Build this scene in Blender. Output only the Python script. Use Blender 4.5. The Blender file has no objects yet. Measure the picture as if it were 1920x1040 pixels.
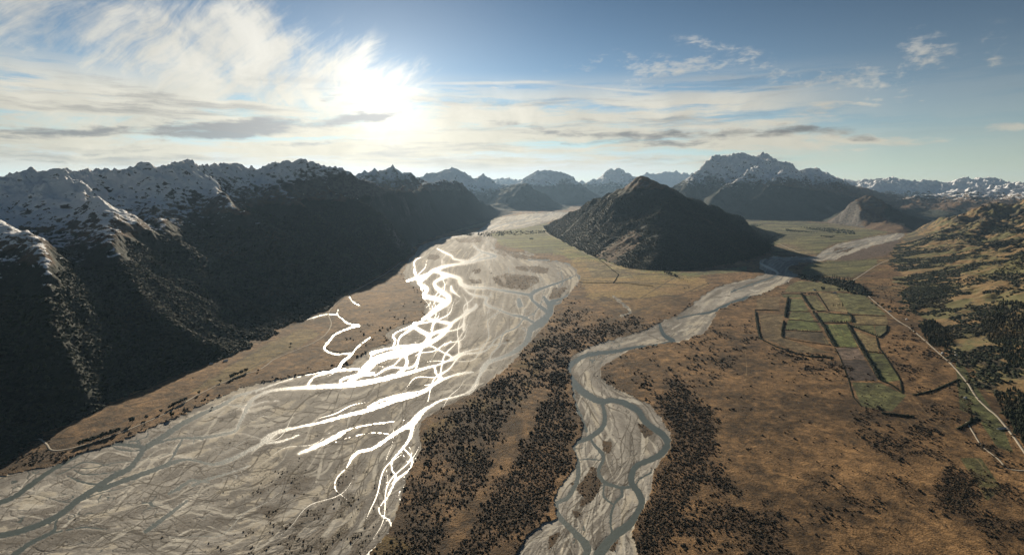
import bpy, math, random, time
import numpy as np
T0 = time.time()
PI = math.pi
R = math.radians
random.seed(7)
SC = bpy.context.scene
COL = SC.collection

# ------------------------------------------------------------------ camera
H = 800.0          # flying height above the valley floor (m)
F = 1000.0         # focal length in photo pixels (photo is 1920 wide)
V0 = 352.0         # image row of the horizon
cd = bpy.data.cameras.new('camera')
cam = bpy.data.objects.new('camera', cd)
COL.objects.link(cam)
cam.location = (0, 0, H)
cam.rotation_euler = (R(90), 0, 0)
cd.sensor_fit = 'HORIZONTAL'
cd.sensor_width = 36.0
cd.lens = 36.0 * F / 1920.0
cd.shift_y = -(520 - V0) / 1920.0
cd.clip_start = 1.0
cd.clip_end = 200000.0
SC.camera = cam
SC.view_settings.view_transform = 'Standard'
SC.view_settings.look = 'None'
SC.view_settings.exposure = 0.8
SC.view_settings.gamma = 1.0
try:
    SC.cycles.volume_bounces = 0
    SC.cycles.max_bounces = 4
    SC.cycles.diffuse_bounces = 2
    SC.cycles.use_denoising = True
except Exception:
    pass

SUN_AZ = -14.5     # degrees from +Y, negative = left
SUN_EL = 17.0

def azel(u, v):
    x = (u - 960) / F
    return math.degrees(math.atan(x)), math.degrees(math.atan((V0 - v) / F / math.sqrt(1 + x * x)))

# ------------------------------------------------------------------ node helper
class NT:
    def __init__(s, tree):
        s.t = tree; s.n = tree.nodes; s.l = tree.links
    def new(s, typ, **kw):
        n = s.n.new(typ)
        for k, v in kw.items():
            setattr(n, k, v)
        return n
    def put(s, sock, val):
        if isinstance(val, bpy.types.NodeSocket):
            s.l.new(val, sock)
        elif val is not None:
            sock.default_value = val
    def m(s, op, a, b=None, c=None, clamp=False):
        n = s.new('ShaderNodeMath', operation=op, use_clamp=clamp)
        s.put(n.inputs[0], a)
        if b is not None: s.put(n.inputs[1], b)
        if c is not None: s.put(n.inputs[2], c)
        return n.outputs[0]
    def vm(s, op, a, b=None):
        n = s.new('ShaderNodeVectorMath', operation=op)
        s.put(n.inputs[0], a)
        if b is not None: s.put(n.inputs[1], b)
        return n.outputs['Value'] if op in ('DOT_PRODUCT', 'LENGTH') else n.outputs[0]
    def xyz(s, x, y, z=0.0):
        n = s.new('ShaderNodeCombineXYZ')
        s.put(n.inputs[0], x); s.put(n.inputs[1], y); s.put(n.inputs[2], z)
        return n.outputs[0]
    def noise(s, vec, scale, detail=4.0, rough=0.5, dist=0.0):
        n = s.new('ShaderNodeTexNoise')
        s.put(n.inputs['Vector'], vec)
        n.inputs['Scale'].default_value = scale
        n.inputs['Detail'].default_value = detail
        n.inputs['Roughness'].default_value = rough
        n.inputs['Distortion'].default_value = dist
        return n.outputs[0]
    def ss(s, v, a, b, lo=0.0, hi=1.0):
        n = s.new('ShaderNodeMapRange', interpolation_type='SMOOTHSTEP')
        s.put(n.inputs[0], v)
        n.inputs[1].default_value = a; n.inputs[2].default_value = b
        n.inputs[3].default_value = lo; n.inputs[4].default_value = hi
        return n.outputs[0]
    def mix(s, f, a, b, blend='MIX'):
        n = s.new('ShaderNodeMix', data_type='RGBA', blend_type=blend)
        s.put(n.inputs[0], f)
        for k, c in ((6, a), (7, b)):
            if isinstance(c, (tuple, list)): c = tuple(c) + ((1.0,) if len(c) == 3 else ())
            s.put(n.inputs[k], c)
        return n.outputs[2]

# ------------------------------------------------------------------ world: Nishita sky with cirrus
W = bpy.data.worlds.new("World")
SC.world = W
W.use_nodes = True
w = NT(W.node_tree)
w.n.clear()
sky = w.new('ShaderNodeTexSky', sky_type='NISHITA')
sky.sun_disc = False
sky.sun_elevation = R(SUN_EL)
sky.sun_rotation = R(SUN_AZ)
sky.altitude = 800
sky.air_density = 1.0
sky.dust_density = 0.0
sky.ozone_density = 1.6
tc = w.new('ShaderNodeTexCoord')
D = tc.outputs['Generated']
sp = w.new('ShaderNodeSeparateXYZ'); w.put(sp.inputs[0], D)
dx, dy, dz = sp.outputs
AZ = w.m('MULTIPLY', w.m('ARCTAN2', dx, dy), 57.29578)
EL = w.m('MULTIPLY', w.m('ARCSINE', dz), 57.29578)
AE = w.xyz(AZ, EL, 0.0)
# domain warp so that the streaks curl
wn = w.new('ShaderNodeTexNoise'); w.put(wn.inputs['Vector'], AE)
wn.inputs['Scale'].default_value = 0.07; wn.inputs['Detail'].default_value = 3.0
warp = w.vm('MULTIPLY', w.vm('SUBTRACT', wn.outputs['Color'], (0.5, 0.5, 0.5)), (9.0, 5.0, 0.0))
AEw = w.vm('ADD', AE, warp)
sw = w.new('ShaderNodeSeparateXYZ'); w.put(sw.inputs[0], AEw)
AW, EW = sw.outputs[0], sw.outputs[1]

def blob_group():
    g = bpy.data.node_groups.new('cloud_patch', 'ShaderNodeTree')
    for nm in ('Az', 'El', 'CA', 'CE', 'Cos', 'Sin', 'L', 'Wd', 'Amp', 'Sum'):
        g.interface.new_socket(nm, in_out='INPUT', socket_type='NodeSocketFloat')
    g.interface.new_socket('Out', in_out='OUTPUT', socket_type='NodeSocketFloat')
    q = NT(g)
    gi = q.new('NodeGroupInput').outputs
    go = q.new('NodeGroupOutput')
    a = q.m('SUBTRACT', gi['Az'], gi['CA']); e = q.m('SUBTRACT', gi['El'], gi['CE'])
    x = q.m('DIVIDE', q.m('ADD', q.m('MULTIPLY', a, gi['Cos']), q.m('MULTIPLY', e, gi['Sin'])), gi['L'])
    y = q.m('DIVIDE', q.m('SUBTRACT', q.m('MULTIPLY', e, gi['Cos']), q.m('MULTIPLY', a, gi['Sin'])), gi['Wd'])
    r = q.m('ADD', q.m('MULTIPLY', x, x), q.m('MULTIPLY', y, y))
    v = q.m('MULTIPLY', q.m('EXPONENT', q.m('MULTIPLY', r, -1.0)), gi['Amp'])
    q.put(go.inputs[0], q.m('ADD', v, gi['Sum']))
    return g
BG = blob_group()
def blobs(lst, az, el):
    s = 0.0
    for (u1, v1, u2, v2, wd, amp) in lst:
        a1, e1 = azel(u1, v1); a2, e2 = azel(u2, v2)
        L = math.hypot(a2 - a1, e2 - e1) / 2 + 0.01
        th = math.atan2(e2 - e1, a2 - a1)
        n = w.new('ShaderNodeGroup', node_tree=BG)
        vals = dict(CA=(a1 + a2) / 2, CE=(e1 + e2) / 2, Cos=math.cos(th), Sin=math.sin(th), L=L,
                    Wd=math.degrees(wd / F), Amp=amp)
        for k, v_ in vals.items(): n.inputs[k].default_value = v_
        w.put(n.inputs['Az'], az); w.put(n.inputs['El'], el); w.put(n.inputs['Sum'], s)
        s = n.outputs[0]
    return s

# feathery high cirrus (upper left)   (u1,v1,u2,v2,half width px,amount)
CIR = [(20, 60, 420, 40, 75, 1.0), (380, 110, 540, -10, 42, .9), (60, 130, 300, 110, 60, .9), (120, 210, 480, 140, 45, .8),
       (60, 180, 230, 175, 28, .7), (260, 190, 370, 160, 34, .5), (470, 170, 650, 60, 48, .75), (640, 190, 760, 110, 40, .8),
       (420, 150, 760, 150, 42, .6), (500, 230, 900, 190, 60, .55), (560, 200, 800, 160, 45, .5), (700, 240, 1000, 205, 34, .6), (420, 60, 640, 120, 30, .4),
       (0, 205, 150, 210, 20, .8), (150, 215, 420, 215, 28, .6), (0, 20, 140, -20, 40, .7), (-250, 60, -40, 40, 70, .8),
       (-300, 200, -40, 220, 50, .8)]
# thin veils to the right
CIR_R = [(1150, 160, 1420, 105, 20, .62), (1500, 165, 1690, 130, 25, .62), (1690, 80, 1790, 100, 22, .75), (1830, 60, 1910, 75, 22, .3),
         (1260, 85, 1390, 98, 9, .55), (1380, 130, 1520, 160, 22, .45), (1800, 238, 1935, 222, 9, .95), (1560, 180, 1800, 165, 14, .45),
         (1840, 108, 1900, 115, 8, .45), (1120, 100, 1300, 140, 16, .3), (1000, 150, 1180, 110, 20, .25), (1240, 240, 1420, 228, 14, .4),
         (1060, 190, 1350, 200, 24, .45), (2000, 120, 2300, 60, 60, .6)]
# long flat banks above the horizon
BANK = [(-200, 235, 250, 235, 22, .9), (0, 262, 420, 270, 20, .9), (250, 232, 620, 215, 24, 1.0), (560, 250, 900, 230, 30, 1.0),
        (800, 200, 1080, 215, 26, .9), (900, 250, 1150, 245, 22, .95), (1130, 220, 1400, 250, 28, 1.0), (1330, 240, 1650, 205, 20, 1.0),
        (1300, 265, 1680, 280, 13, .95), (1000, 285, 1300, 275, 9, .7), (400, 290, 760, 285, 18, .9), (0, 305, 380, 295, 15, .9),
        (700, 275, 1000, 280, 14, .9), (1480, 252, 1790, 262, 9, .6), (600, 175, 820, 175, 22, .8), (-300, 300, 0, 290, 25, .9),
        (1400, 305, 1560, 296, 5, .4), (880, 165, 1060, 175, 14, .7)]
# grey undersides of those banks
DARK = [(-60, 252, 230, 246, 9, 1.2), (270, 243, 600, 228, 15, 1.5), (610, 236, 750, 210, 10, 1.35), (300, 258, 560, 248, 8, .8),
        (500, 272, 650, 266, 5, .8), (930, 230, 1060, 246, 9, .85), (1060, 255, 1400, 250, 11, 1.05), (1400, 245, 1590, 238, 8, .9),
        (120, 285, 330, 278, 6, .7), (560, 195, 650, 178, 7, .5), (1120, 268, 1330, 272, 7, .6), (1570, 252, 1650, 258, 6, .6),
        (0, 300, 200, 305, 5, .5), (-400, 270, -120, 255, 14, 1.0), (740, 280, 940, 272, 4, .5), (980, 262, 1100, 270, 5, .6)]
TRAIL = [(760, 156, 1060, 152, 3.2, .9), (1000, 154, 1290, 178, 3.6, .9), (1250, 176, 1560, 205, 3.2, .4)]

fa, fe = azel(640, 330)
pa = w.m('SUBTRACT', AW, fa); pe = w.m('SUBTRACT', EW, fe)
ang = w.m('ARCTAN2', pe, pa); rad = w.m('SQRT', w.m('ADD', w.m('MULTIPLY', pa, pa), w.m('MULTIPLY', pe, pe)))
fan = w.noise(w.xyz(w.m('MULTIPLY', ang, 4.0), w.m('MULTIPLY', rad, 0.10), 0.0), 1.0, 7.0, 0.60, 0.5)
cu_, cv_ = math.cos(R(38)), math.sin(R(38))
fx_ = w.m('ADD', w.m('MULTIPLY', AW, cu_), w.m('MULTIPLY', EW, cv_)); fy_ = w.m('SUBTRACT', w.m('MULTIPLY', EW, cu_), w.m('MULTIPLY', AW, cv_))
fib = w.noise(w.xyz(w.m('MULTIPLY', fx_, 0.11), w.m('MULTIPLY', fy_, 0.50), 5.0), 1.0, 10.0, 0.72, 0.25)
curl = w.noise(AEw, 0.16, 8.0, 0.6, 0.35)
hband = w.noise(w.xyz(w.m('MULTIPLY', AW, 0.055), w.m('MULTIPLY', EW, 0.55), 3.0), 1.0, 7.0, 0.58, 0.4)
fine = w.noise(w.xyz(w.m('MULTIPLY', AZ, 0.35), w.m('MULTIPLY', EL, 1.5), 7.0), 1.0, 6.0, 0.65, 0.3)
rip = w.noise(w.xyz(w.m('ADD', w.m('MULTIPLY', AZ, 1.1), w.m('MULTIPLY', EL, 0.8)), w.m('SUBTRACT', w.m('MULTIPLY', EL, 1.6), w.m('MULTIPLY', AZ, 0.3)), 1.0), 1.0, 5.0, 0.6, 0.6)

mc = blobs(CIR, AW, EW)
cn = w.m('ADD', w.m('MULTIPLY', fan, 0.34), w.m('ADD', w.m('MULTIPLY', fib, 0.42), w.m('MULTIPLY', curl, 0.24)))
c1 = w.ss(w.m('ADD', w.m('MINIMUM', mc, 1.15), w.m('MULTIPLY', w.m('SUBTRACT', cn, 0.5), 6.5)), 0.2, 1.45)
mr = blobs(CIR_R, AW, EW)
c2 = w.ss(w.m('ADD', mr, w.m('MULTIPLY', w.m('SUBTRACT', w.m('ADD', w.m('MULTIPLY', fine, 0.40), w.m('ADD', w.m('MULTIPLY', rip, 0.25), w.m('MULTIPLY', fib, 0.35))), 0.5), 4.5)), 0.20, 1.15)
c2 = w.m('MULTIPLY', c2, w.ss(mr, 0.05, 0.35))
c1 = w.m('MULTIPLY', c1, w.ss(mc, 0.05, 0.4))
mb = blobs(BANK, AZ, w.m('ADD', EL, w.m('MULTIPLY', w.m('SUBTRACT', curl, 0.5), 1.6)))
c3 = w.ss(w.m('ADD', w.m('MINIMUM', mb, 1.2), w.m('ADD', w.m('MULTIPLY', w.m('SUBTRACT', hband, 0.5), 3.4), w.m('MULTIPLY', w.m('SUBTRACT', fine, 0.5), 2.0))), 0.28, 1.25)
c3 = w.m('MULTIPLY', c3, w.ss(mb, 0.05, 0.35))
md = blobs(DARK, AZ, w.m('ADD', EL, w.m('MULTIPLY', w.m('SUBTRACT', curl, 0.5), 1.4)))
dk = w.ss(w.m('ADD', md, w.m('ADD', w.m('MULTIPLY', w.m('SUBTRACT', hband, 0.5), 1.5), w.m('MULTIPLY', w.m('SUBTRACT', fine, 0.5), 2.4))), 0.25, 1.25)
dk = w.m('MULTIPLY', dk, w.ss(md, 0.03, 0.3))
low2 = w.noise(w.xyz(w.m('MULTIPLY', AZ, 0.045), w.m('MULTIPLY', w.m('ADD', EL, w.m('MULTIPLY', curl, 1.0)), 0.6), 11.0), 1.0, 9.0, 0.66, 0.2)
win = w.m('MULTIPLY', w.ss(EL, 1.0, 3.0), w.m('MULTIPLY', w.ss(EL, 8.0, 12.5, 1.0, 0.0), w.ss(AZ, 20.0, 38.0, 1.0, 0.1)))
c4 = w.m('MULTIPLY', w.ss(low2, 0.40, 0.54), win)
c3 = w.m('MAXIMUM', c3, c4)
low3 = w.noise(w.xyz(w.m('MULTIPLY', AZ, 0.05), w.m('MULTIPLY', w.m('ADD', EL, w.m('MULTIPLY', curl, 1.0)), 0.5), 23.0), 1.0, 9.0, 0.66, 0.2)
dk = w.m('MAXIMUM', dk, w.m('MULTIPLY', w.m('MULTIPLY', w.ss(low3, 0.50, 0.68), win), 0.7))
tr = w.m('MULTIPLY', blobs(TRAIL, AZ, EL), w.ss(fine, 0.2, 0.6, 0.6, 1.0), clamp=True)
cov = w.m('MAXIMUM', w.m('MAXIMUM', w.m('MULTIPLY', c1, 0.92), w.m('MULTIPLY', c2, 0.72)), w.m('MAXIMUM', w.m('MULTIPLY', c3, 0.95), w.m('MULTIPLY', tr, 0.8)))
# angle to the veiled sun
sa, se = azel(715, 185)
sdv = (math.sin(R(sa)) * math.cos(R(se)), math.cos(R(sa)) * math.cos(R(se)), math.sin(R(se)))
SA = w.m('MULTIPLY', w.m('ARCCOSINE', w.vm('DOT_PRODUCT', D, sdv)), 57.29578)
def gau(x, s):
    q_ = w.m('DIVIDE', x, s)
    return w.m('EXPONENT', w.m('MULTIPLY', w.m('MULTIPLY', q_, q_), -1.0))
g1 = gau(SA, 4.5); g2 = gau(SA, 13.0); g3 = gau(SA, 34.0)
low = w.m('EXPONENT', w.m('MULTIPLY', w.m('MAXIMUM', EL, 0.0), -0.17))
low = w.m('MULTIPLY', low, w.ss(EL, -6.0, 0.0))
skc = w.mix(1.0, sky.outputs[0], (0.80, 0.93, 1.0), 'MULTIPLY')
base = w.vm('MINIMUM', w.vm('MULTIPLY', skc, (0.05, 0.05, 0.05)), (0.36, 0.39, 0.42))
dim = w.m('MULTIPLY', w.ss(EL, 4.0, 24.0, 1.0, 0.62), w.m('ADD', 0.52, w.m('MULTIPLY', gau(SA, 42.0), 0.48)))
base = w.vm('MULTIPLY', base, w.xyz(dim, dim, dim))
hz = w.m('ADD', w.m('MULTIPLY', low, 0.15), w.m('MULTIPLY', w.m('MULTIPLY', low, g3), 0.06))
base = w.vm('ADD', base, w.vm('MULTIPLY', w.xyz(hz, hz, hz), (1.0, 0.92, 0.66)))
aur = w.m('ADD', w.m('MULTIPLY', g2, 0.12), w.m('MULTIPLY', g1, 0.14))
base = w.vm('ADD', base, w.vm('MULTIPLY', w.xyz(aur, aur, aur), (1.0, 0.95, 0.82)))
cb = w.m('ADD', w.m('ADD', 0.34, w.m('MULTIPLY', g3, 0.15)), w.m('ADD', w.m('MULTIPLY', g2, 0.10), w.m('MULTIPLY', g1, 0.30)))
cb = w.m('MULTIPLY', cb, w.ss(curl, 0.2, 0.8, 0.82, 1.12))
ccol = w.vm('MULTIPLY', w.xyz(cb, cb, cb), w.mix(w.m('POWER', low, 0.55), (1.0, 0.985, 0.93), (1.0, 0.88, 0.62)))
s1 = w.mix(cov, base, ccol)
db = w.m('ADD', 0.075, w.m('ADD', w.m('MULTIPLY', g3, 0.10), w.m('MULTIPLY', g2, 0.22)))
dcol = w.vm('MULTIPLY', w.xyz(db, db, db), (0.97, 0.96, 0.94))
s2 = w.mix(w.m('MULTIPLY', dk, 0.93), s1, dcol)
bgn = w.new('ShaderNodeBackground')
w.put(bgn.inputs[0], s2); bgn.inputs[1].default_value = 1.0
wo = w.new('ShaderNodeOutputWorld'); w.l.new(bgn.outputs[0], wo.inputs[0])
try:
    W.cycles.sampling_method = 'MANUAL'; W.cycles.sample_map_resolution = 512
except Exception:
    pass

# ------------------------------------------------------------------ sun
sl = bpy.data.lights.new('sun', 'SUN')
sl.energy = 4.4; sl.angle = R(0.6); sl.color = (1.0, 0.86, 0.66)
so = bpy.data.objects.new('sun', sl); COL.objects.link(so)
a_, e_ = R(SUN_AZ), R(SUN_EL)
so.rotation_euler = (R(90) - e_, 0, -a_ + PI)
so.location = (0, 0, 3000)

# ------------------------------------------------------------------ numpy noise
_rng = np.random.RandomState(11)
_P = _rng.permutation(512).astype(np.int32); _P = np.concatenate([_P, _P])
_G = np.stack([np.cos(np.linspace(0, 2 * PI, 32, endpoint=False)), np.sin(np.linspace(0, 2 * PI, 32, endpoint=False))], 1).astype(np.float32)
def perlin(x, y, seed=0):
    x = np.asarray(x, np.float32) + seed * 17.31; y = np.asarray(y, np.float32) + seed * 9.77
    xi = np.floor(x).astype(np.int32); yi = np.floor(y).astype(np.int32)
    xf = x - xi; yf = y - yi; xi &= 511; yi &= 511
    ux = xf * xf * xf * (xf * (xf * 6 - 15) + 10); uy = yf * yf * yf * (yf * (yf * 6 - 15) + 10)
    def g(ix, iy, fx, fy):
        h = _P[(_P[ix & 511] + iy) & 1023] & 31
        return _G[h, 0] * fx + _G[h, 1] * fy
    a = g(xi, yi, xf, yf); b = g(xi + 1, yi, xf - 1, yf); c = g(xi, yi + 1, xf, yf - 1); d = g(xi + 1, yi + 1, xf - 1, yf - 1)
    return ((a + ux * (b - a)) * (1 - uy) + (c + ux * (d - c)) * uy) * 1.5
def fbm(x, y, o=4, seed=0, gain=0.5):
    s = 0; a = 1.0; t = 0
    for k in range(o):
        s = s + a * perlin(x * 2 ** k, y * 2 ** k, seed + k * 3); t += a; a *= gain
    return s / t * 1.8
def ridged(x, y, o=4, seed=0, gain=0.55):
    s = 0; a = 1.0; t = 0; wgt = 1.0
    for k in range(o):
        n = 1 - np.abs(perlin(x * 2 ** k, y * 2 ** k, seed + k * 3)); n = n * n * wgt
        s = s + a * n; t += a; a *= gain; wgt = np.clip(n * 1.6, 0, 1)
    return s / t
def sstep(x, a, b):
    t = np.clip((x - a) / (b - a), 0, 1); return t * t * (3 - 2 * t)
def lerp(a, b, t): return a + (b - a) * t

# ------------------------------------------------------------------ mesh helpers
def fast_mesh(name, co, faces, n=4, attrs=None, smooth=True):
    me = bpy.data.meshes.new(name)
    co = np.ascontiguousarray(co, np.float32); faces = np.ascontiguousarray(faces, np.int32)
    nf = len(faces)
    me.vertices.add(len(co)); me.vertices.foreach_set('co', co.ravel())
    me.loops.add(nf * n); me.loops.foreach_set('vertex_index', faces.ravel())
    me.polygons.add(nf)
    me.polygons.foreach_set('loop_start', np.arange(0, nf * n, n, dtype=np.int32))
    try: me.polygons.foreach_set('loop_total', np.full(nf, n, np.int32))
    except Exception: pass
    me.polygons.foreach_set('use_smooth', np.full(nf, smooth, bool))
    for k, a in (attrs or {}).items():
        a = np.ascontiguousarray(a, np.float32)
        if a.ndim == 2:
            at = me.attributes.new(k, 'FLOAT_COLOR', 'POINT')
            if a.shape[1] == 3: a = np.concatenate([a, np.ones((len(a), 1), np.float32)], 1)
            at.data.foreach_set('color', np.ascontiguousarray(a).ravel())
        else:
            at = me.attributes.new(k, 'FLOAT', 'POINT'); at.data.foreach_set('value', a)
    me.update(calc_edges=True)
    return me
def link(name, me, mat=None, parent=None, kind=None, label=None, cat=None, group=None, loc=None):
    o = bpy.data.objects.new(name, me); COL.objects.link(o)
    if mat and not me.materials: me.materials.append(mat)
    if parent: o.parent = parent
    if kind: o['kind'] = kind
    if label: o['label'] = label
    if cat: o['category'] = cat
    if group: o['group'] = group
    if loc is not None: o.location = loc
    return o
def grid_quads(r, c):
    i = np.arange((r - 1) * (c - 1)); a = (i // (c - 1)) * c + i % (c - 1)
    return np.stack([a, a + 1, a + c + 1, a + c], 1)
def submesh(co, quads, attrs):
    used = np.unique(quads); mp = np.full(len(co), -1, np.int64); mp[used] = np.arange(len(used))
    return co[used], mp[quads], {k: a[used] for k, a in attrs.items()}

# ------------------------------------------------------------------ materials
def new_mat(name):
    m = bpy.data.materials.new(name); m.use_nodes = True
    q = NT(m.node_tree); b = q.n['Principled BSDF']
    b.inputs['Roughness'].default_value = 0.9
    b.inputs['Specular IOR Level'].default_value = 0.15
    return m, q, b
def bump(q, b, h, strength, dist):
    n = q.new('ShaderNodeBump'); n.inputs['Strength'].default_value = strength; n.inputs['Distance'].default_value = dist
    q.put(n.inputs['Height'], h); q.l.new(n.outputs[0], b.inputs['Normal'])
def attr(q, name):
    n = q.new('ShaderNodeAttribute', attribute_name=name); return n
def soil_mat(name, s1, s2, amp, bd, spec=0.15):
    m, q, b = new_mat(name)
    P = q.new('ShaderNodeTexCoord').outputs['Object']
    a = attr(q, 'albedo').outputs['Color']
    n1 = q.noise(P, s1, 5.0, 0.6); n2 = q.noise(P, s2, 4.0, 0.6)
    f = q.m('ADD', q.m('MULTIPLY', q.m('SUBTRACT', n1, 0.5), amp * 2.6), q.m('MULTIPLY', q.m('SUBTRACT', n2, 0.5), amp * 2.6))
    f = q.m('MAXIMUM', q.m('ADD', f, 1.0), 0.25)
    q.put(b.inputs['Base Color'], q.vm('MULTIPLY', a, q.xyz(f, f, f)))
    b.inputs['Specular IOR Level'].default_value = spec
    bump(q, b, q.m('ADD', n1, n2), 1.0, bd)
    return m
M_GROUND = soil_mat('valley_floor', 0.035, 0.22, 1.1, 3.0)
M_GRAVEL = soil_mat('gravel_bed', 0.02, 0.12, 0.3, 1.0, 0.12)
def wet_margins(m):
    q = NT(m.node_tree); b = q.n['Principled BSDF']; wv = attr(q, 'wet').outputs['Fac']
    q.put(b.inputs['Roughness'], q.m('SUBTRACT', 0.92, q.m('MULTIPLY', wv, 0.36)))
    q.put(b.inputs['Specular IOR Level'], q.m('ADD', 0.12, q.m('MULTIPLY', wv, 0.14)))
wet_margins(M_GRAVEL)
def water_mat():
    m, q, b = new_mat('glacial_water')
    P = q.new('ShaderNodeTexCoord').outputs['Object']
    n = q.noise(P, 0.01, 3.0, 0.5)
    q.put(b.inputs['Base Color'], q.mix(n, (0.055, 0.075, 0.070), (0.095, 0.115, 0.10)))
    b.inputs['Roughness'].default_value = 0.37
    b.inputs['Specular IOR Level'].default_value = 0.6
    b.inputs['IOR'].default_value = 1.33
    bump(q, b, q.noise(P, 0.10, 4.0, 0.65), 1.0, 0.55)
    return m
M_WATER = water_mat()
def plain_mat(name, c1, c2, scale, rough=0.9, bd=0.0):
    m, q, b = new_mat(name)
    P = q.new('ShaderNodeTexCoord').outputs['Object']
    n = q.noise(P, scale, 4.0, 0.6)
    q.put(b.inputs['Base Color'], q.mix(q.ss(n, 0.3, 0.7), c1, c2))
    b.inputs['Roughness'].default_value = rough
    if bd: bump(q, b, n, 1.0, bd)
    return m
M_ROAD = plain_mat('gravel_road', (0.34, 0.30, 0.24), (0.46, 0.41, 0.33), 0.02)
M_TREE = plain_mat('tree_foliage', (0.018, 0.026, 0.013), (0.04, 0.05, 0.024), 0.3)
M_SHRUB = plain_mat('shrub_foliage', (0.030, 0.026, 0.018), (0.065, 0.052, 0.032), 0.25)
M_HEDGE = plain_mat('hedge_foliage', (0.016, 0.022, 0.011), (0.035, 0.042, 0.02), 0.25)
M_TRUNK = plain_mat('bark', (0.06, 0.045, 0.03), (0.10, 0.08, 0.06), 1.0)
def foliage_attr_mat(name, c1, c2, c3):
    m, q, b = new_mat(name)
    t = attr(q, 'tone').outputs['Fac']
    P = q.new('ShaderNodeTexCoord').outputs['Object']
    n = q.noise(P, 0.002, 4.0, 0.6)
    c = q.mix(t, c1, c2)
    q.put(b.inputs['Base Color'], q.mix(q.ss(n, 0.5, 0.75), c, c3))
    return m
M_FOREST = foliage_attr_mat('beech_forest', (0.012, 0.019, 0.010), (0.034, 0.044, 0.019), (0.050, 0.040, 0.020))
M_SCRUB = foliage_attr_mat('matagouri_scrub', (0.022, 0.018, 0.010), (0.085, 0.058, 0.028), (0.085, 0.048, 0.024))
def mountain_mat():
    m, q, b = new_mat('mountain_side')
    P = q.new('ShaderNodeTexCoord').outputs['Object']
    sn = q.m('MINIMUM', attr(q, 'snow').outputs['Fac'], 1.25); fo = attr(q, 'forest').outputs['Fac']; sc = attr(q, 'fine').outputs['Fac']
    geo = q.new('ShaderNodeNewGeometry')
    sx = q.new('ShaderNodeSeparateXYZ'); q.put(sx.inputs[0], geo.outputs['Normal'])
    nz = sx.outputs[2]
    Ps = q.vm('MULTIPLY', P, q.xyz(sc, sc, sc))          # texture size grows with the size of the massif
    nA = q.noise(Ps, 0.008, 6.0, 0.62); nB = q.noise(Ps, 0.04, 5.0, 0.65); nC = q.noise(q.vm('MULTIPLY', Ps, (1.0, 1.0, 2.2)), 0.019, 7.0, 0.70, 0.4)
    rock = q.mix(q.ss(nC, 0.35, 0.65), (0.05, 0.048, 0.047), (0.15, 0.135, 0.12))
    tuss = q.mix(q.ss(nA, 0.35, 0.65), (0.10, 0.060, 0.034), (0.21, 0.135, 0.075))
    tuss = q.mix(q.ss(nB, 0.45, 0.7), tuss, (0.075, 0.055, 0.04))
    fr = q.mix(q.ss(nB, 0.3, 0.7), (0.010, 0.016, 0.010), (0.024, 0.031, 0.018))
    fr = q.mix(q.ss(nC, 0.55, 0.75), fr, (0.038, 0.033, 0.020))
    k = q.m('ADD', fo, q.m('MULTIPLY', q.m('SUBTRACT', nA, 0.5), 1.6))
    low_ = q.mix(q.ss(k, -0.15, 0.15), tuss, fr)
    rk = q.ss(q.m('ADD', q.m('ADD', nz, q.m('MULTIPLY', q.ss(fo, -0.3, 0.5), 0.4)), q.m('MULTIPLY', q.m('SUBTRACT', nB, 0.5), 0.5)), 0.55, 0.80)
    body = q.mix(rk, rock, low_)
    s = q.m('ADD', sn, q.m('ADD', q.m('MULTIPLY', q.m('SUBTRACT', nA, 0.5), 1.2), q.m('MULTIPLY', q.m('SUBTRACT', nC, 0.51), 6.5)))
    s = q.m('ADD', s, q.m('MULTIPLY', q.m('SUBTRACT', nz, 0.64), 4.0))
    s = q.ss(s, -0.06, 0.16)
    q.put(b.inputs['Base Color'], q.mix(s, body, (0.86, 0.87, 0.89)))
    bump(q, b, q.m('ADD', q.m('MULTIPLY', nB, q.m('DIVIDE', 14.0, sc)), q.m('MULTIPLY', nC, q.m('DIVIDE', 22.0, sc))), 0.8, 1.0)
    return m
M_MOUNT = mountain_mat()

def hill_mat():
    m, q, b = new_mat('hill_pasture')
    P = q.new('ShaderNodeTexCoord').outputs['Object']
    n1 = q.noise(P, 0.0035, 5.0, 0.6, .5); n2 = q.noise(P, 0.012, 6.0, 0.65, .4); n3 = q.noise(P, 0.06, 5.0, 0.65)
    c = q.mix(q.ss(n1, .42, .58), (.225, .15, .07), (.125, .12, .05))
    c = q.mix(q.ss(n3, .5, .75), c, (.13, .08, .045))
    bsh = attr(q, 'forest').outputs['Fac']
    k = q.m('ADD', bsh, q.m('ADD', q.m('MULTIPLY', q.m('SUBTRACT', n2, .5), 2.6), q.m('MULTIPLY', q.m('SUBTRACT', n3, .5), 1.2)))
    q.put(b.inputs['Base Color'], q.mix(q.ss(k, -.1, .12), c, q.mix(n3, (.03, .03, .018), (.075, .058, .036))))
    bump(q, b, q.m('ADD', q.m('MULTIPLY', n2, 10.0), q.m('MULTIPLY', n3, 4.0)), .9, 1.0)
    return m
M_HILL = hill_mat()

# ------------------------------------------------------------------ the valley floor, sampled on one sheet
DU, DV = 1.25, 1.0
UA, UB, VA, VB = -330.0, 2250.0, 366.0, 1150.0
us = np.arange(UA, UB + 0.1, DU).astype(np.float32); vs = np.arange(VA, VB + 0.1, DV).astype(np.float32)
NC, NR = len(us), len(vs)
UU, VV = np.meshgrid(us, vs)
YY = H * F / (VV - V0); XX = (UU - 960) / F * YY

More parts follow.
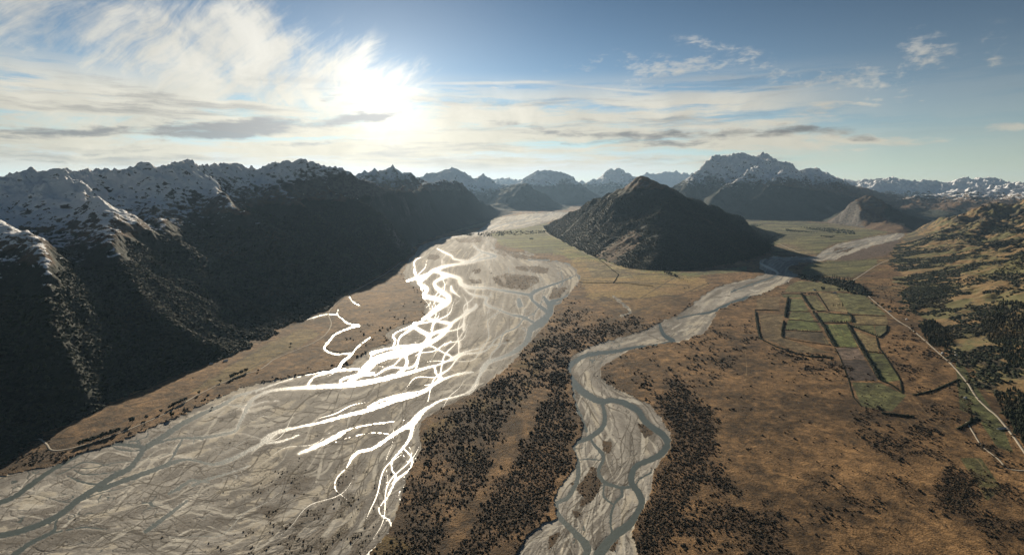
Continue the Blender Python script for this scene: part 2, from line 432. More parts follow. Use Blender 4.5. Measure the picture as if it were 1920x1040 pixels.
def gp(u, v, z=0.0):
    y = (H - z) * F / (v - V0)
    return ((u - 960) / F * y, y, z)
def smooth_line(p, n=6):
    p = np.array(p, float)
    if len(p) < 3: return p
    q = np.vstack([2 * p[0] - p[1], p, 2 * p[-1] - p[-2]]); out = []
    for i in range(1, len(q) - 2):
        for t in np.arange(n) / n:
            out.append(0.5 * ((2 * q[i]) + (-q[i-1] + q[i+1]) * t + (2*q[i-1] - 5*q[i] + 4*q[i+1] - q[i+2]) * t*t + (-q[i-1] + 3*q[i] - 3*q[i+1] + q[i+2]) * t**3))
    out.append(p[-1]); return np.array(out)
def fill_poly(pts, x0, y0, sx, sy, nr, nc):
    p = np.array(pts, float); q = np.roll(p, -1, 0); M = np.zeros((nr, nc), bool)
    for r in range(nr):
        y = y0 + r * sy + 1e-4
        c = ((p[:, 1] <= y) & (q[:, 1] > y)) | ((q[:, 1] <= y) & (p[:, 1] > y))
        if not c.any(): continue
        xs = np.sort(p[c, 0] + (y - p[c, 1]) / (q[c, 1] - p[c, 1]) * (q[c, 0] - p[c, 0]))
        for k in range(0, len(xs) - 1, 2):
            a = int(math.ceil((xs[k] - x0) / sx)); b = int(math.floor((xs[k+1] - x0) / sx))
            a = max(a, 0); b = min(b, nc - 1)
            if b >= a: M[r, a:b+1] = True
    return M
def pmask(pts): return fill_poly(pts, UA, VA, DU, DV, NR, NC)
def blur(a, r):
    a = a.astype(np.float32); r = int(r)
    for ax in (0, 1):
        for _ in range(2):
            pad = [(0, 0), (0, 0)]; pad[ax] = (r + 1, r)
            c = np.cumsum(np.pad(a, pad, mode='edge'), axis=ax, dtype=np.float64); k = 2 * r + 1
            a = ((c[k:] - c[:-k]) if ax == 0 else (c[:, k:] - c[:, :-k])).astype(np.float32) / k
    return a
def stroke(Fd, pts, sm=6, flat=1.0):
    """Fd = max(Fd, width - distance), both in sheet pixels"""
    p = smooth_line(pts, sm)
    for i in range(len(p) - 1):
        (ax, ay, aw), (bx, by, bw) = p[i], p[i+1]; mw = max(aw, bw, .5) + 7
        c0 = int((min(ax, bx) - mw - UA) / DU); c1 = int((max(ax, bx) + mw - UA) / DU) + 2
        r0 = int((min(ay, by) - mw - VA) / DV); r1 = int((max(ay, by) + mw - VA) / DV) + 2
        c0, r0 = max(c0, 0), max(r0, 0); c1, r1 = min(c1, NC), min(r1, NR)
        if c1 <= c0 or r1 <= r0: continue
        x = UU[r0:r1, c0:c1] - ax; y = VV[r0:r1, c0:c1] - ay; ex, ey = bx - ax, by - ay
        t = np.clip((x * ex + y * ey) / (ex * ex + ey * ey + 1e-9), 0, 1)
        d = np.hypot(x - ex * t, (y - ey * t) * flat)
        Fd[r0:r1, c0:c1] = np.maximum(Fd[r0:r1, c0:c1], aw + (bw - aw) * t - d)
def W_(l, w0): return [(u, v, w0) for u, v in l]

BIG_L = [(-330, 1010), (-100, 935), (0, 893), (60, 880), (100, 874), (150, 850), (200, 838), (270, 808), (330, 783), (400, 750), (450, 728), (520, 712), (580, 700),
         (632, 690), (660, 681), (690, 656), (735, 642), (722, 628), (745, 612), (790, 600), (798, 575), (790, 545), (762, 528), (755, 510), (765, 495), (775, 478),
         (788, 460), (830, 446), (880, 439), (896, 432), (915, 420), (935, 408), (985, 401), (1045, 397)]
BIG_R = [(1075, 398), (1050, 409), (1020, 419), (985, 427), (930, 434), (915, 441), (935, 449), (925, 462), (950, 470), (985, 480), (1040, 488), (1070, 495), (1088, 515),
         (1083, 535), (1062, 556), (1042, 575), (1030, 600), (1010, 625), (985, 650), (975, 665), (950, 690), (920, 712), (890, 735), (855, 752), (820, 770),
         (790, 790), (785, 815), (792, 840), (775, 870), (762, 900), (750, 940), (738, 980), (722, 1005), (690, 1045), (660, 1150)]
SM_L = [(940, 1150), (968, 1037), (990, 1003), (1017, 983), (1045, 973), (1037, 937), (1057, 903), (1077, 880), (1082, 860), (1073, 837), (1087, 820), (1093, 797), (1077, 760),
        (1072, 715), (1063, 690), (1068, 672), (1090, 657), (1120, 645), (1180, 628), (1212, 618), (1235, 605), (1270, 590), (1300, 570), (1330, 546), (1360, 533), (1400, 524),
        (1436, 514), (1425, 499), (1424, 486), (1450, 481), (1500, 482), (1530, 480), (1545, 470), (1570, 458), (1640, 443), (1690, 436)]
SM_R = [(1700, 441), (1680, 451), (1640, 460), (1600, 474), (1565, 486), (1530, 490), (1500, 493), (1476, 502), (1497, 515), (1480, 526), (1440, 546), (1380, 567), (1342, 583),
        (1336, 602), (1320, 625), (1280, 640), (1230, 646), (1180, 656), (1150, 675), (1125, 690), (1128, 712), (1155, 730), (1183, 740), (1220, 760), (1237, 780), (1255, 810),
        (1259, 840), (1238, 867), (1225, 887), (1221, 920), (1214, 940), (1198, 967), (1184, 1003), (1196, 1037), (1190, 1150)]
big = pmask(BIG_L + BIG_R + [(-330, 1150)]); small = pmask(SM_L + SM_R)
lag = np.full((NR, NC), -99., np.float32)
SIDE = [[(636, 689, 4), (643, 678, 4), (659, 664, 3), (648, 663, 2.2), (625, 663, 2.2), (608, 653, 3), (618, 638, 3), (631, 625, 2.5), (661, 613, 2.5), (673, 610, 3), (652, 606, 2), (641, 597, 1.8), (633, 590, 1.5), (634, 580, 1)],
        [(659, 664, 2), (671, 650, 1.5), (694, 632, 1.2)], [(559, 604, 1), (588, 595, 1.4), (613, 589, 1.4), (633, 590, 1.4)],
        [(655, 556, 1), (662, 566, 1.2), (675, 573, 1.2)], [(1150, 556, .8), (1172, 573, 1.2), (1182, 585, 1.3), (1165, 592, 1)],
        [(985, 472, .8), (1000, 478, 1.0), (960, 474, .6)], [(1120, 447, .5), (1105, 455, .5)]]
SIDE = [[(a, b, c * .6) for a, b, c in s] for s in SIDE]
for s in SIDE: stroke(lag, s)
wob = fbm(UU / 14, VV / 9, 3, 2)
bb = blur(big | small, 2) + 0.42 * wob * sstep(VV, 400, 520)
bed = (bb > 0.5) | (lag + 1.6 + wob * 2 > 0)

# stream function between the banks -> direction of flow
cs = 8
lab = np.full((NR, NC), 1.0, np.float32)
left_land = pmask([(-330, 364)] + BIG_L[::1] [::-1] + [(-330, 1010)]) if False else None
gy, gx = slice(0, NR, cs), slice(0, NC, cs)
fix = np.zeros((NR, NC), np.float32)
LL = fill_poly([(-400, 300)] + [(-400, 1012)] + BIG_L + [(1060, 300)], UA, VA, DU, DV, NR, NC)
RR = fill_poly([(2400, 300), (1710, 300)] + [(1700, 430)] + SM_R + [(2400, 1160)], UA, VA, DU, DV, NR, NC)
psi = np.full((NR, NC), 1.0, np.float32); psi[LL] = 0; psi[RR] = 2
free = (big | small)[gy, gx]; ps = psi[gy, gx].copy(); ps[free & (big[gy, gx])] = 0.5; ps[free & small[gy, gx]] = 1.5
for it in range(700):
    pp = np.pad(ps, 1, mode='edge')
    av = (pp[:-2, 1:-1] + pp[2:, 1:-1] + pp[1:-1, :-2] + pp[1:-1, 2:]) / 4
    ps = np.where(free, av, ps)
def bilin(a, y, x):
    y = np.clip(y, 0, a.shape[0] - 1.001); x = np.clip(x, 0, a.shape[1] - 1.001)
    yi = y.astype(int); xi = x.astype(int); fy = y - yi; fx = x - xi
    return (a[yi, xi] * (1 - fx) + a[yi, xi+1] * fx) * (1 - fy) + (a[yi+1, xi] * (1 - fx) + a[yi+1, xi+1] * fx) * fy
rr_, cc_ = np.meshgrid(np.arange(NR) / cs, np.arange(NC) / cs, indexing='ij')
psi = blur(bilin(ps, rr_, cc_), 6)
gv, gu = np.gradient(psi, DV, DU)
ln = np.hypot(gu, gv) + 1e-6
fu, fv = (-gv / ln / DU).astype(np.float32), (gu / ln / DV).astype(np.float32)
bi = np.nonzero(bed.ravel())[0]
def lic(src, steps, step):
    acc = src.ravel()[bi].astype(np.float32).copy(); wt = 1.0
    loc = np.clip((vs[bi // NC] - V0) / 420, 0.12, 1.3) * step
    for sgn in (1, -1):
        r = (bi // NC).astype(np.float32); c = (bi % NC).astype(np.float32)
        for k in range(steps):
            idx = np.clip(r, 0, NR - 1).astype(np.int64) * NC + np.clip(c, 0, NC - 1).astype(np.int64)
            r += fv.ravel()[idx] * loc * sgn; c += fu.ravel()[idx] * loc * sgn
            idx = np.clip(r, 0, NR - 1).astype(np.int64) * NC + np.clip(c, 0, NC - 1).astype(np.int64)
            acc += src.ravel()[idx]
            wt += 0.5 if sgn == 1 else 0.5
    out = np.zeros(NR * NC, np.float32); a = acc / (2 * steps + 1); a = (a - a.mean()) / (a.std() + 1e-6); out[bi] = a
    return out.reshape(NR, NC)
dep = np.clip((VV - V0) / 420, 0.2, 1.4)
def srcn(wl, seed, o=2):
    return fbm(UU / (wl * (0.35 + 0.65 * dep)), VV / (wl * dep), o, seed)
L1 = lic(srcn(20, 21), 24, 2.2)
L2 = lic(srcn(10, 22), 14, 1.8)
L3 = lic(srcn(60, 23), 22, 4.0)
L4 = lic(srcn(5.5, 24, 1), 8, 1.3)
L5 = lic(srcn(34, 25), 22, 2.8)
print('LIC', round(time.time() - T0, 1))

ISL = [[(922, 520), (950, 512), (985, 516), (1012, 520), (1008, 530), (985, 543), (955, 540), (930, 533)], [(955, 500), (1000, 498), (1030, 503), (1025, 514), (985, 509)],
       [(1068, 905), (1090, 905), (1108, 873), (1125, 880), (1130, 905), (1118, 930), (1103, 945), (1093, 930)], [(1129, 825), (1148, 828), (1143, 850), (1130, 845)],
       [(1195, 795), (1212, 790), (1226, 812), (1210, 822), (1198, 808)], [(805, 478), (825, 478), (822, 488), (800, 486)], [(1037, 540), (1062, 538), (1050, 560), (1028, 562)],
       [(1160, 1000), (1165, 1003), (1150, 1035), (1140, 1030)], [(1030, 1005), (1052, 995), (1040, 1020), (1028, 1030)], [(885, 507), (903, 503), (900, 511), (888, 514)],
       [(880, 525), (900, 522), (905, 532), (885, 532)], [(905, 538), (940, 540), (960, 546), (915, 545)], [(850, 447), (905, 444), (900, 455), (860, 454)],
       [(915, 468), (940, 463), (985, 478), (1040, 488), (1035, 492), (980, 486), (930, 476)], [(1400, 575), (1340, 590), (1345, 580), (1395, 570)],
       [(1090, 935), (1103, 940), (1095, 948), (1085, 950)], [(1070, 955), (1090, 962), (1080, 972)], [(1565, 465), (1605, 463), (1590, 472), (1560, 474)]]
CH = np.full((NR, NC), -99., np.float32)
CHAN = [
 [(1040, 399, .7), (1000, 409, .8), (937, 422, 1.0), (891, 437, 1.2), (845, 445, 1.2), (798, 453, 1.5), (787, 463, 2)],
 [(1060, 400, .5), (1010, 412, .6), (960, 424, .7), (930, 430, .6)],
 [(887, 459, 1), (901, 471, 1.8), (928, 479, 2), (923, 482, 2), (902, 486, 2), (875, 493, 2), (845, 497, 2.2), (819, 504, 2.4), (808, 510, 3), (796, 521, 3), (785, 531, 2.5), (801, 540, 3), (796, 549, 2.5), (785, 553, 3)],
 [(808, 512, 2), (780, 521, 2), (757, 531, 2.5), (766, 540, 3), (785, 553, 4), (808, 558, 4), (828, 563, 5), (831, 570, 6), (819, 579, 5), (798, 595, 5), (775, 609, 4.5), (791, 621, 5), (803, 630, 6), (796, 644, 5.5), (771, 653, 5), (741, 660, 5), (707, 673, 9), (690, 687, 11), (673, 703, 7), (655, 714, 4)],
 [(820, 466, 1), (835, 474, 1.5), (848, 480, 1.5), (850, 485, 1.5), (875, 490, 2)], [(905, 473, 1.2), (895, 480, 1.8), (878, 490, 2)],
 [(840, 517, 3), (819, 526, 2.5), (815, 535, 3), (828, 547, 4), (842, 558, 4), (840, 565, 4), (831, 572, 5)], [(812, 508, 2), (840, 515, 3), (861, 522, 3), (864, 530, 3)],
 [(798, 595, 3), (821, 602, 3), (845, 607, 4), (838, 616, 4), (817, 623, 4), (803, 632, 4)],
 [(861, 528, 3), (868, 535, 3), (891, 539, 2), (914, 540, 2), (948, 545, 2.4), (971, 549, 2.5), (995, 554, 3), (998, 562, 3), (1008, 571, 3), (1025, 583, 4)],
 [(1089, 512, 1), (1052, 528, 1.5), (1018, 540, 2.5), (999, 549, 4), (996, 558, 3)],
 [(1071, 549, 1), (1052, 560, 2), (1034, 568, 5), (1031, 586, 6), (1020, 600, 7), (1005, 610, 7), (995, 618, 6), (990, 635, 5), (983, 646, 5), (967, 658, 4), (940, 670, 4), (917, 678, 6), (905, 692, 7), (897, 707, 3), (885, 728, 3), (873, 737, 2), (850, 744, 2), (827, 750, 2.5), (803, 763, 3)],
 [(1020, 556, 2), (1026, 566, 4), (1032, 575, 4)], [(1078, 540, 1), (1070, 560, 1), (1050, 568, 1.5), (1034, 570, 2)],
 [(990, 487, 1), (1041, 489, 1.2), (1071, 498, 1.2), (1084, 510, 1.5), (1087, 525, 1)],
 [(914, 558, 2), (911, 570, 2), (937, 581, 2.4), (960, 590, 2), (983, 595, 3), (1004, 607, 2)], [(868, 540, 1), (885, 552, 1.6), (914, 558, 1.6)],
 [(893, 570, 2), (890, 577, 3), (868, 591, 3), (845, 607, 4)], [(973, 562, 4), (975, 572, 5)], [(846, 536, 2), (848, 545, 2.5), (862, 556, 1)],
 [(870, 608, 3), (868, 622, 1.5)], [(845, 640, 2), (830, 650, 1)],
 [(845, 607, 4), (835, 622, 5), (820, 634, 5), (800, 645, 6), (763, 660, 7), (730, 668, 6), (707, 676, 7)],
 [(773, 610, 1.5), (745, 622, 1.5), (737, 630, 2), (741, 638, 2), (737, 650, 2)], [(697, 662, 5), (720, 655, 2.5), (760, 648, 2), (790, 644, 1)],
 [(758, 663, 4), (763, 675, 3.5), (760, 688, 4), (747, 700, 4)], [(800, 644, 2), (825, 657, 2), (847, 671, 3), (820, 684, 2)],
 [(887, 697, 2), (862, 700, 3.5), (840, 707, 3), (820, 716, 4), (800, 730, 5), (775, 740, 6), (740, 750, 6), (690, 768, 5), (640, 781, 4), (600, 792, 3.5), (560, 800, 3), (520, 812, 3), (497, 828, 4), (470, 842, 4), (440, 858, 6), (415, 867, 6)],
 [(790, 733, 2), (760, 738, 3), (720, 748, 3), (690, 762, 2)], [(815, 687, 3), (818, 700, 3), (828, 708, 4)],
 [(847, 671, 3), (870, 660, 2), (910, 650, 1.5), (960, 640, 1)], [(820, 684, 2), (800, 689, 3), (773, 697, 4), (740, 705, 5), (700, 714, 6), (667, 719, 7), (630, 723, 6), (590, 725, 5), (550, 727, 4), (515, 731, 4), (490, 738, 3), (470, 752, 5), (458, 775, 5), (448, 795, 3.5)],
 [(700, 700, 4), (660, 705, 3), (640, 712, 3), (640, 720, 3)], [(648, 692, 3), (620, 697, 3), (590, 706, 2.5), (578, 720, 3)], [(673, 691, 2), (640, 694, 3)],
 [(632, 690, 3), (600, 698, 2), (560, 706, 1.5), (520, 718, 1.5), (485, 730, 2), (480, 735, 2)],
 [(803, 763, 3), (788, 775, 7), (774, 792, 9), (755, 803, 5), (737, 814, 4.5), (715, 830, 4), (696, 841, 4), (675, 846, 4), (661, 856, 4), (650, 876, 1.5), (632, 895, 1.5), (629, 916, 1.5), (650, 935, 1)],
 [(774, 792, 6), (769, 819, 4), (755, 840, 3), (736, 862, 2.5), (735, 880, 2), (742, 893, 2.5), (735, 913, 3), (726, 932, 2.5), (711, 951, 2), (714, 964, 2), (730, 975, 2.5), (733, 995, 3), (712, 1020, 3), (691, 1037, 3), (670, 1070, 3)],
 [(757, 840, 2), (772, 858, 2.5), (769, 878, 2.5), (750, 893, 3), (737, 905, 4)], [(752, 845, 1), (765, 865, 1), (772, 850, 1), (768, 838, 1)], [(772, 858, 1), (792, 862, 1), (787, 885, .8), (780, 905, .6)],
 [(758, 893, 1), (757, 912, .8), (748, 925, 1), (752, 945, 1), (746, 975, 1), (738, 990, 1)],
 [(758, 787, 1.2), (720, 792, 1.5), (696, 795, 1.5), (658, 803, 2), (637, 814, 6), (615, 826, 6), (585, 840, 5), (560, 850, 3)], [(737, 814, 1.2), (700, 811, 1.2), (660, 818, 1), (630, 828, 1)],
 [(470, 735, 3), (445, 742, 4), (420, 757, 5), (380, 775, 6), (340, 795, 7), (318, 810, 8), (290, 828, 8), (271, 840, 7), (261, 855, 7), (242, 878, 7), (208, 895, 8), (180, 915, 8), (150, 934, 8), (115, 962, 8), (76, 982, 8), (35, 996, 8), (0, 1003, 8), (-80, 1015, 9), (-200, 1040, 9)],
 [(415, 867, 5), (397, 870, 4), (370, 864, 3), (346, 861, 4), (320, 868, 6), (300, 876, 6), (262, 890, 7), (231, 901, 7), (185, 918, 7)],
 [(268, 838, 6), (240, 834, 5), (215, 833, 4), (185, 840, 4), (161, 846, 4), (129, 862, 5), (92, 884, 6), (58, 908, 7), (28, 930, 7), (-10, 945, 7), (-120, 985, 8), (-260, 1030, 8)],
 [(115, 962, 3), (104, 980, 3), (99, 996, 5), (58, 1017, 6), (28, 1038, 7), (-30, 1075, 8)], [(200, 992, 1.5), (161, 988, 2), (130, 992, 2), (99, 998, 3)],
 [(392, 904, 2), (360, 900, 4), (335, 915, 5), (316, 925, 3)], [(351, 938, 3), (323, 959, 5), (295, 980, 6), (272, 996, 5)], [(360, 910, 3), (392, 897, 4), (430, 886, 2), (470, 872, 1.5)],
 [(341, 825, 3), (332, 841, 4), (321, 860, 3), (312, 870, 3)], [(448, 795, 4), (440, 808, 4), (400, 817, 4), (369, 821, 4), (341, 820, 3), (318, 824, 3), (295, 830, 3)],
 [(127, 892, 2), (150, 902, 3), (178, 907, 3), (190, 905, 2)], [(138, 881, 1.5), (161, 889, 2), (208, 885, 1.5), (240, 876, 1.5)], [(205, 834, 2), (225, 842, 2), (250, 845, 2), (265, 842, 3)],
 [(454, 849, 3), (481, 838, 4), (505, 815, 4), (545, 802, 4)], [(500, 830, 3), (530, 826, 3), (560, 815, 2)],
 # narrow river
 [(1690, 438, .5), (1640, 450, .6), (1580, 468, .8), (1540, 478, .8), (1476, 483, .8), (1428, 484, 1), (1426, 493, 1.6), (1440, 500, 1.6), (1457, 510, 1.8), (1452, 518, 1.5), (1430, 526, 1.2), (1400, 536, 1.2), (1370, 548, 1.2)],
 [(1430, 498, 1), (1448, 506, 1.2), (1462, 512, 1)],
 [(1420, 552, 1), (1395, 560, 3), (1364, 571, 3), (1332, 585, 2.5), (1300, 590, 1.5), (1270, 597, 1.5)], [(1237, 608, 3), (1240, 618, 3.5), (1247, 630, 4), (1262, 638, 4), (1256, 642, 4), (1230, 647, 3), (1188, 652, 3.2), (1156, 658, 3.2), (1103, 665, 4), (1076, 679, 5), (1066, 692, 5), (1070, 708, 6), (1084, 726, 7), (1105, 742, 7), (1127, 752, 6), (1150, 750, 5), (1172, 756, 6), (1197, 770, 6), (1208, 788, 6), (1225, 802, 6), (1243, 815, 6.5), (1252, 833, 6.5), (1233, 855, 6), (1200, 869, 5.5), (1187, 882, 6), (1184, 903, 6), (1198, 925, 6.5), (1203, 947, 7), (1183, 980, 8), (1153, 1003, 9), (1127, 1033, 10), (1100, 1080, 12)],
 [(1127, 752, 3), (1134, 777, 4), (1130, 800, 5), (1107, 819, 5), (1082, 829, 4), (1075, 843, 4), (1083, 867, 4.5), (1083, 897, 4.5), (1066, 931, 4), (1045, 943, 4), (1049, 968, 5), (1080, 1000, 6), (1100, 1023, 8), (1098, 1040, 7), (1080, 1080, 6)],
 [(1107, 820, 2.5), (1114, 833, 3), (1129, 850, 4), (1130, 863, 3), (1122, 883, 3.5), (1133, 903, 4), (1163, 913, 3), (1185, 912, 3)], [(1163, 914, 2.5), (1167, 927, 3), (1153, 943, 2.5), (1145, 970, 2.5), (1148, 1005, 2)],
 [(1133, 908, 2), (1132, 930, 2), (1150, 945, 2)], [(1074, 728, 3), (1076, 750, 3), (1088, 780, 3.5), (1100, 808, 3)], [(1130, 863, 1.5), (1105, 860, 1.5), (1088, 862, 1.5)],
 [(1193, 907, 1.5), (1200, 897, 2), (1222, 885, 1.5)], [(1095, 993, 2), (1094, 985, 1.5)],
]
CHAN = [[(a, b, c * (.7 if a < 960 and b > 580 else 1)) for a, b, c in s] for s in CHAN]
for s in CHAN: stroke(CH, s)
for s in SIDE: stroke(CH, s)
CHn = CH + .6 * fbm(UU / 7, VV / 5, 2, 31) * np.clip(1.6 * dep, .4, 1.6)
# wandering threads traced down the flow, wet ones and old dry ones
TRr = np.random.RandomState(77)
def threads(n, vlo, vhi, w0, w1, L0, L1_, Fd, amp=.9, ulo=-300, uhi=2200):
    cand = np.nonzero((bed & (VV > vlo) & (VV < vhi) & (UU > ulo) & (UU < uhi) & ~(lag > -3)).ravel())[0]
    for s0 in TRr.choice(cand, n):
        r, c = float(s0 // NC), float(s0 % NC); sg = TRr.choice((-1, 1)); pts = []
        ph1, ph2 = TRr.uniform(0, 6.28, 2); k1 = TRr.uniform(.10, .22); k2 = TRr.uniform(.3, .55); w_ = TRr.uniform(w0, w1); n_ = int(TRr.uniform(L0, L1_))
        for k_ in range(n_):
            ri_, ci_ = int(r), int(c)
            if not (1 < ri_ < NR - 2 and 1 < ci_ < NC - 2) or not bed[ri_, ci_]: break
            dv_, du_ = fv[ri_, ci_] * sg, fu[ri_, ci_] * sg; loc = min(max((vs[ri_] - V0) / 420, .12), 1.2) * 6.0
            a = amp * (.6 * math.sin(k1 * k_ + ph1) + .5 * math.sin(k2 * k_ + ph2))
            pu, pv = -dv_ * DV, du_ * DU
            pts.append((us[ci_] + (c - ci_) * DU, vs[ri_] + (r - ri_), w_ * (.45 + .55 * math.sin(math.pi * (k_ + .5) / n_)) * min(max((vs[ri_] - V0) / 330, .3), 1.25)))
            r += dv_ * loc + (pv / DV) * a * loc * .8; c += du_ * loc + (pu / DU) * a * loc * .8
        if len(pts) > 5: stroke(Fd, pts[::2] + [pts[-1]], 4)
OLD = np.full((NR, NC), -99., np.float32); PALE = OLD.copy()
CH0 = CHn.copy()
threads(46, 448, 640, .9, 2.1, 20, 60, CHn, 1.1, 760, 1100)
threads(8, 560, 700, .6, 1.3, 15, 40, CHn, 1.5, 800, 1050)
threads(10, 660, 860, .5, 1.0, 12, 30, CHn, 1.1, 400, 960)
threads(12, 760, 1010, .6, 1.3, 15, 40, CHn, .7, -100, 760)
threads(14, 400, 440, .6, 1.2, 15, 50, CHn, .8)
threads(12, 560, 1040, .3, .7, 10, 30, CHn, .9, 1040, 1300)
threads(260, 440, 1080, .3, .9, 10, 34, OLD, 1.2, -250, 1100)
threads(80, 480, 1080, .3, .8, 8, 24, OLD, 1.2, 1020, 1500)
threads(170, 440, 1080, .8, 3.4, 6, 18, PALE, .9, -250, 1100)
threads(60, 480, 1080, .8, 3.4, 6, 16, PALE, .9, 1020, 1500)
isl0 = np.zeros((NR, NC), bool)
for p in ISL: isl0 |= pmask(p)
CHn = np.where(isl0, CH0, CHn)
# braids: zero crossings of streaky noise
far_busy = sstep(VV, 440, 480) * (1 - sstep(VV, 680, 780))
gate1 = sstep(fbm(UU / 90, VV / 60, 2, 41), -0.15, 0.35)
b1 = (0.05 + 0.03 * far_busy) * gate1 - np.abs(L1)
b2 = (0.03 + 0.06 * far_busy) * sstep(fbm(UU / 70, VV / 40, 2, 43), -0.05, 0.4) - np.abs(L2 * 0.8 + L3 * 0.4)
scrub_low = blur(pmask([(300, 1150), (400, 1040), (440, 930), (560, 875), (640, 870), (720, 880), (712, 960), (700, 1040), (640, 1150)]), 14)
braid = np.maximum(b1, b2) * (1 - 0.8 * scrub_low)
braid = np.where(((VV > 590) & (VV < 900) & (UU < 960) & (UU > 520)) | ((VV > 430) & (VV < 600) & (UU < 870)), -1, braid)
hb = 0.55 + 0.20 * np.tanh(L5) + 0.12 * np.tanh(L1) + 0.06 * np.tanh(L2)
hb = np.where(CHn > -3, np.minimum(hb, 0.05 - 0.16 * CHn), hb)
hb = np.where(braid > -0.05, np.minimum(hb, 0.03 - braid * 3.0), hb)
hb = np.clip(hb, -1.2, 1.2).astype(np.float32)
ZZ = np.where(bed, hb, 2.6 + 1.2 * fbm(XX / 260, YY / 260, 4, 5) + 0.9 * fbm(XX / 60, YY / 60, 2, 6)).astype(np.float32)

# ---- albedo of the gravel
def C3(r, g, b): return np.array([r, g, b], np.float32)
ALB = np.zeros((NR, NC, 3), np.float32)
def paint(mask, col, k=1.0):
    m = np.clip(mask * k, 0, 1)[..., None]
    ALB[:] = ALB * (1 - m) + np.array(col, np.float32) * m
tone = np.clip(0.5 + 0.20 * L2 + 0.16 * L4 + 0.22 * L3, 0, 1)
G_ = lerp(C3(.215, .20, .178), C3(.425, .40, .355), tone[..., None])
wat = (hb < 0.0).astype(np.float32)
near_w = blur(wat, 2)
damp = sstep(L5 * 0.6 + L1 * 0.7, 0.55, 1.5)
G_ = lerp(G_, C3(.135, .12, .10), (0.75 * damp * sstep(VV, 420, 520))[..., None])
G_ = lerp(G_, C3(.13, .125, .115), (np.clip(near_w * 1.2, 0, .75) * (1 - wat))[..., None])
sand = sstep(L5 * -0.7 + L2 * 0.55 + L4 * .3, 0.55, 1.3)
G_ = lerp(G_, C3(.50, .455, .37), (0.95 * sand)[..., None])
thin = np.maximum(sstep(0.13 - np.abs(L4 * 0.7 + L2 * 0.7), 0, 0.07) * sstep(fbm(UU / 50, VV / 30, 2, 47), -0.1, 0.3), np.maximum(sstep(.085 - np.abs(L1), 0, .05) * sstep(fbm(UU / 60, VV / 40, 2, 48), -.1, .3), sstep(.06 - np.abs(L5 - .5), 0, .04)))
G_ = lerp(G_, C3(.085, .075, .06), (0.75 * thin * sstep(VV, 500, 640))[..., None])
G_ = lerp(G_, C3(.56, .53, .46), (.8 * sstep(PALE + .5 * L4, -.6, .9))[..., None])
G_ = lerp(G_, C3(.085, .074, .058), (.8 * sstep(OLD + .4 * L4, -.5, .4))[..., None])
dots = sstep(fbm(UU / 3.2, VV / 2.4, 2, 51) + 0.45 * L2 * 0.5, 0.12, 0.3)
veg = np.clip(scrub_low * (sstep(L1 * .6 + L3 * .5 + fbm(UU / 60, VV / 40, 3, 52) * 1.5, -0.5, 0.7)), 0, 1)
G_ = lerp(G_, C3(.05, .04, .026), (veg * dots * .95)[..., None])
G_ = lerp(G_, C3(.10, .072, .045), (veg * (1 - dots) * .45)[..., None])
isl = np.zeros((NR, NC), np.float32)
for p in ISL: isl = np.maximum(isl, pmask(p))
isl = sstep(blur(isl, 1) + 0.35 * fbm(UU / 6, VV / 4, 3, 55) + .3 * fbm(UU / 20, VV / 14, 2, 56), 0.45, 0.6)
G_ = lerp(G_, lerp(C3(.11, .075, .045), C3(.045, .035, .025), dots[..., None]), (isl * (CHn < 0))[..., None])

# ---- albedo of the plains
n1 = fbm(XX / 420, YY / 420, 4, 61); n2 = fbm(XX / 90, YY / 90, 4, 62); n3 = fbm(XX / 22, YY / 22, 3, 63)
nst = fbm((XX * .8 + YY * .6) / 240, (YY * .8 - XX * .6) / 50, 4, 64)
mixf = np.clip(.5 + .55 * n1 + .5 * n2 + .35 * n3, 0, 1)[..., None]
ALB[:] = lerp(C3(.064, .039, .018), C3(.245, .145, .064), mixf)
def pm(pts, soft=4, nz=0.25):
    return sstep(blur(pmask(pts), soft) + nz * n2 + nz * .6 * n3, 0.35, 0.65)
green = pm([(910, 440), (960, 425), (1020, 415), (1050, 440), (1120, 480), (1180, 505), (1320, 513), (1300, 530), (1180, 520), (1120, 510), (1095, 505), (1060, 480), (1000, 470), (945, 462)], 5)
paint(green, (.145, .155, .045), .95)
paint(pm([(1060, 480), (1130, 490), (1200, 510), (1330, 520), (1320, 545), (1200, 560), (1100, 560), (1090, 530)], 8), (.29, .195, .08), .8)
paint(pm([(1385, 412), (1440, 412), (1700, 428), (1640, 441), (1560, 458), (1530, 478), (1450, 478), (1400, 455), (1400, 430)], 4), (.140, .135, .058), .95)
paint(pm([(1560, 415), (1660, 425), (1640, 432), (1550, 425)], 3), (.26, .20, .12), .6)
paint(pm([(1420, 470), (1470, 455), (1540, 475), (1500, 480)], 3), (.20, .14, .085), .6)
paint(pm([(1640, 462), (1700, 445), (1660, 480), (1600, 490), (1545, 489), (1570, 478)], 4), (.105, .075, .058), .9)
paint(pm([(1530, 492), (1650, 485), (1640, 500), (1600, 520), (1500, 516), (1510, 500)], 4), (.135, .135, .06), .8)
paint(pm([(820, 440), (900, 425), (950, 408), (930, 404), (850, 430)], 3), (.17, .16, .08), .8)
paint(pm([(380, 720), (480, 655), (570, 615), (610, 625), (520, 670), (430, 715), (330, 745)], 6), (.175, .145, .058), .6)
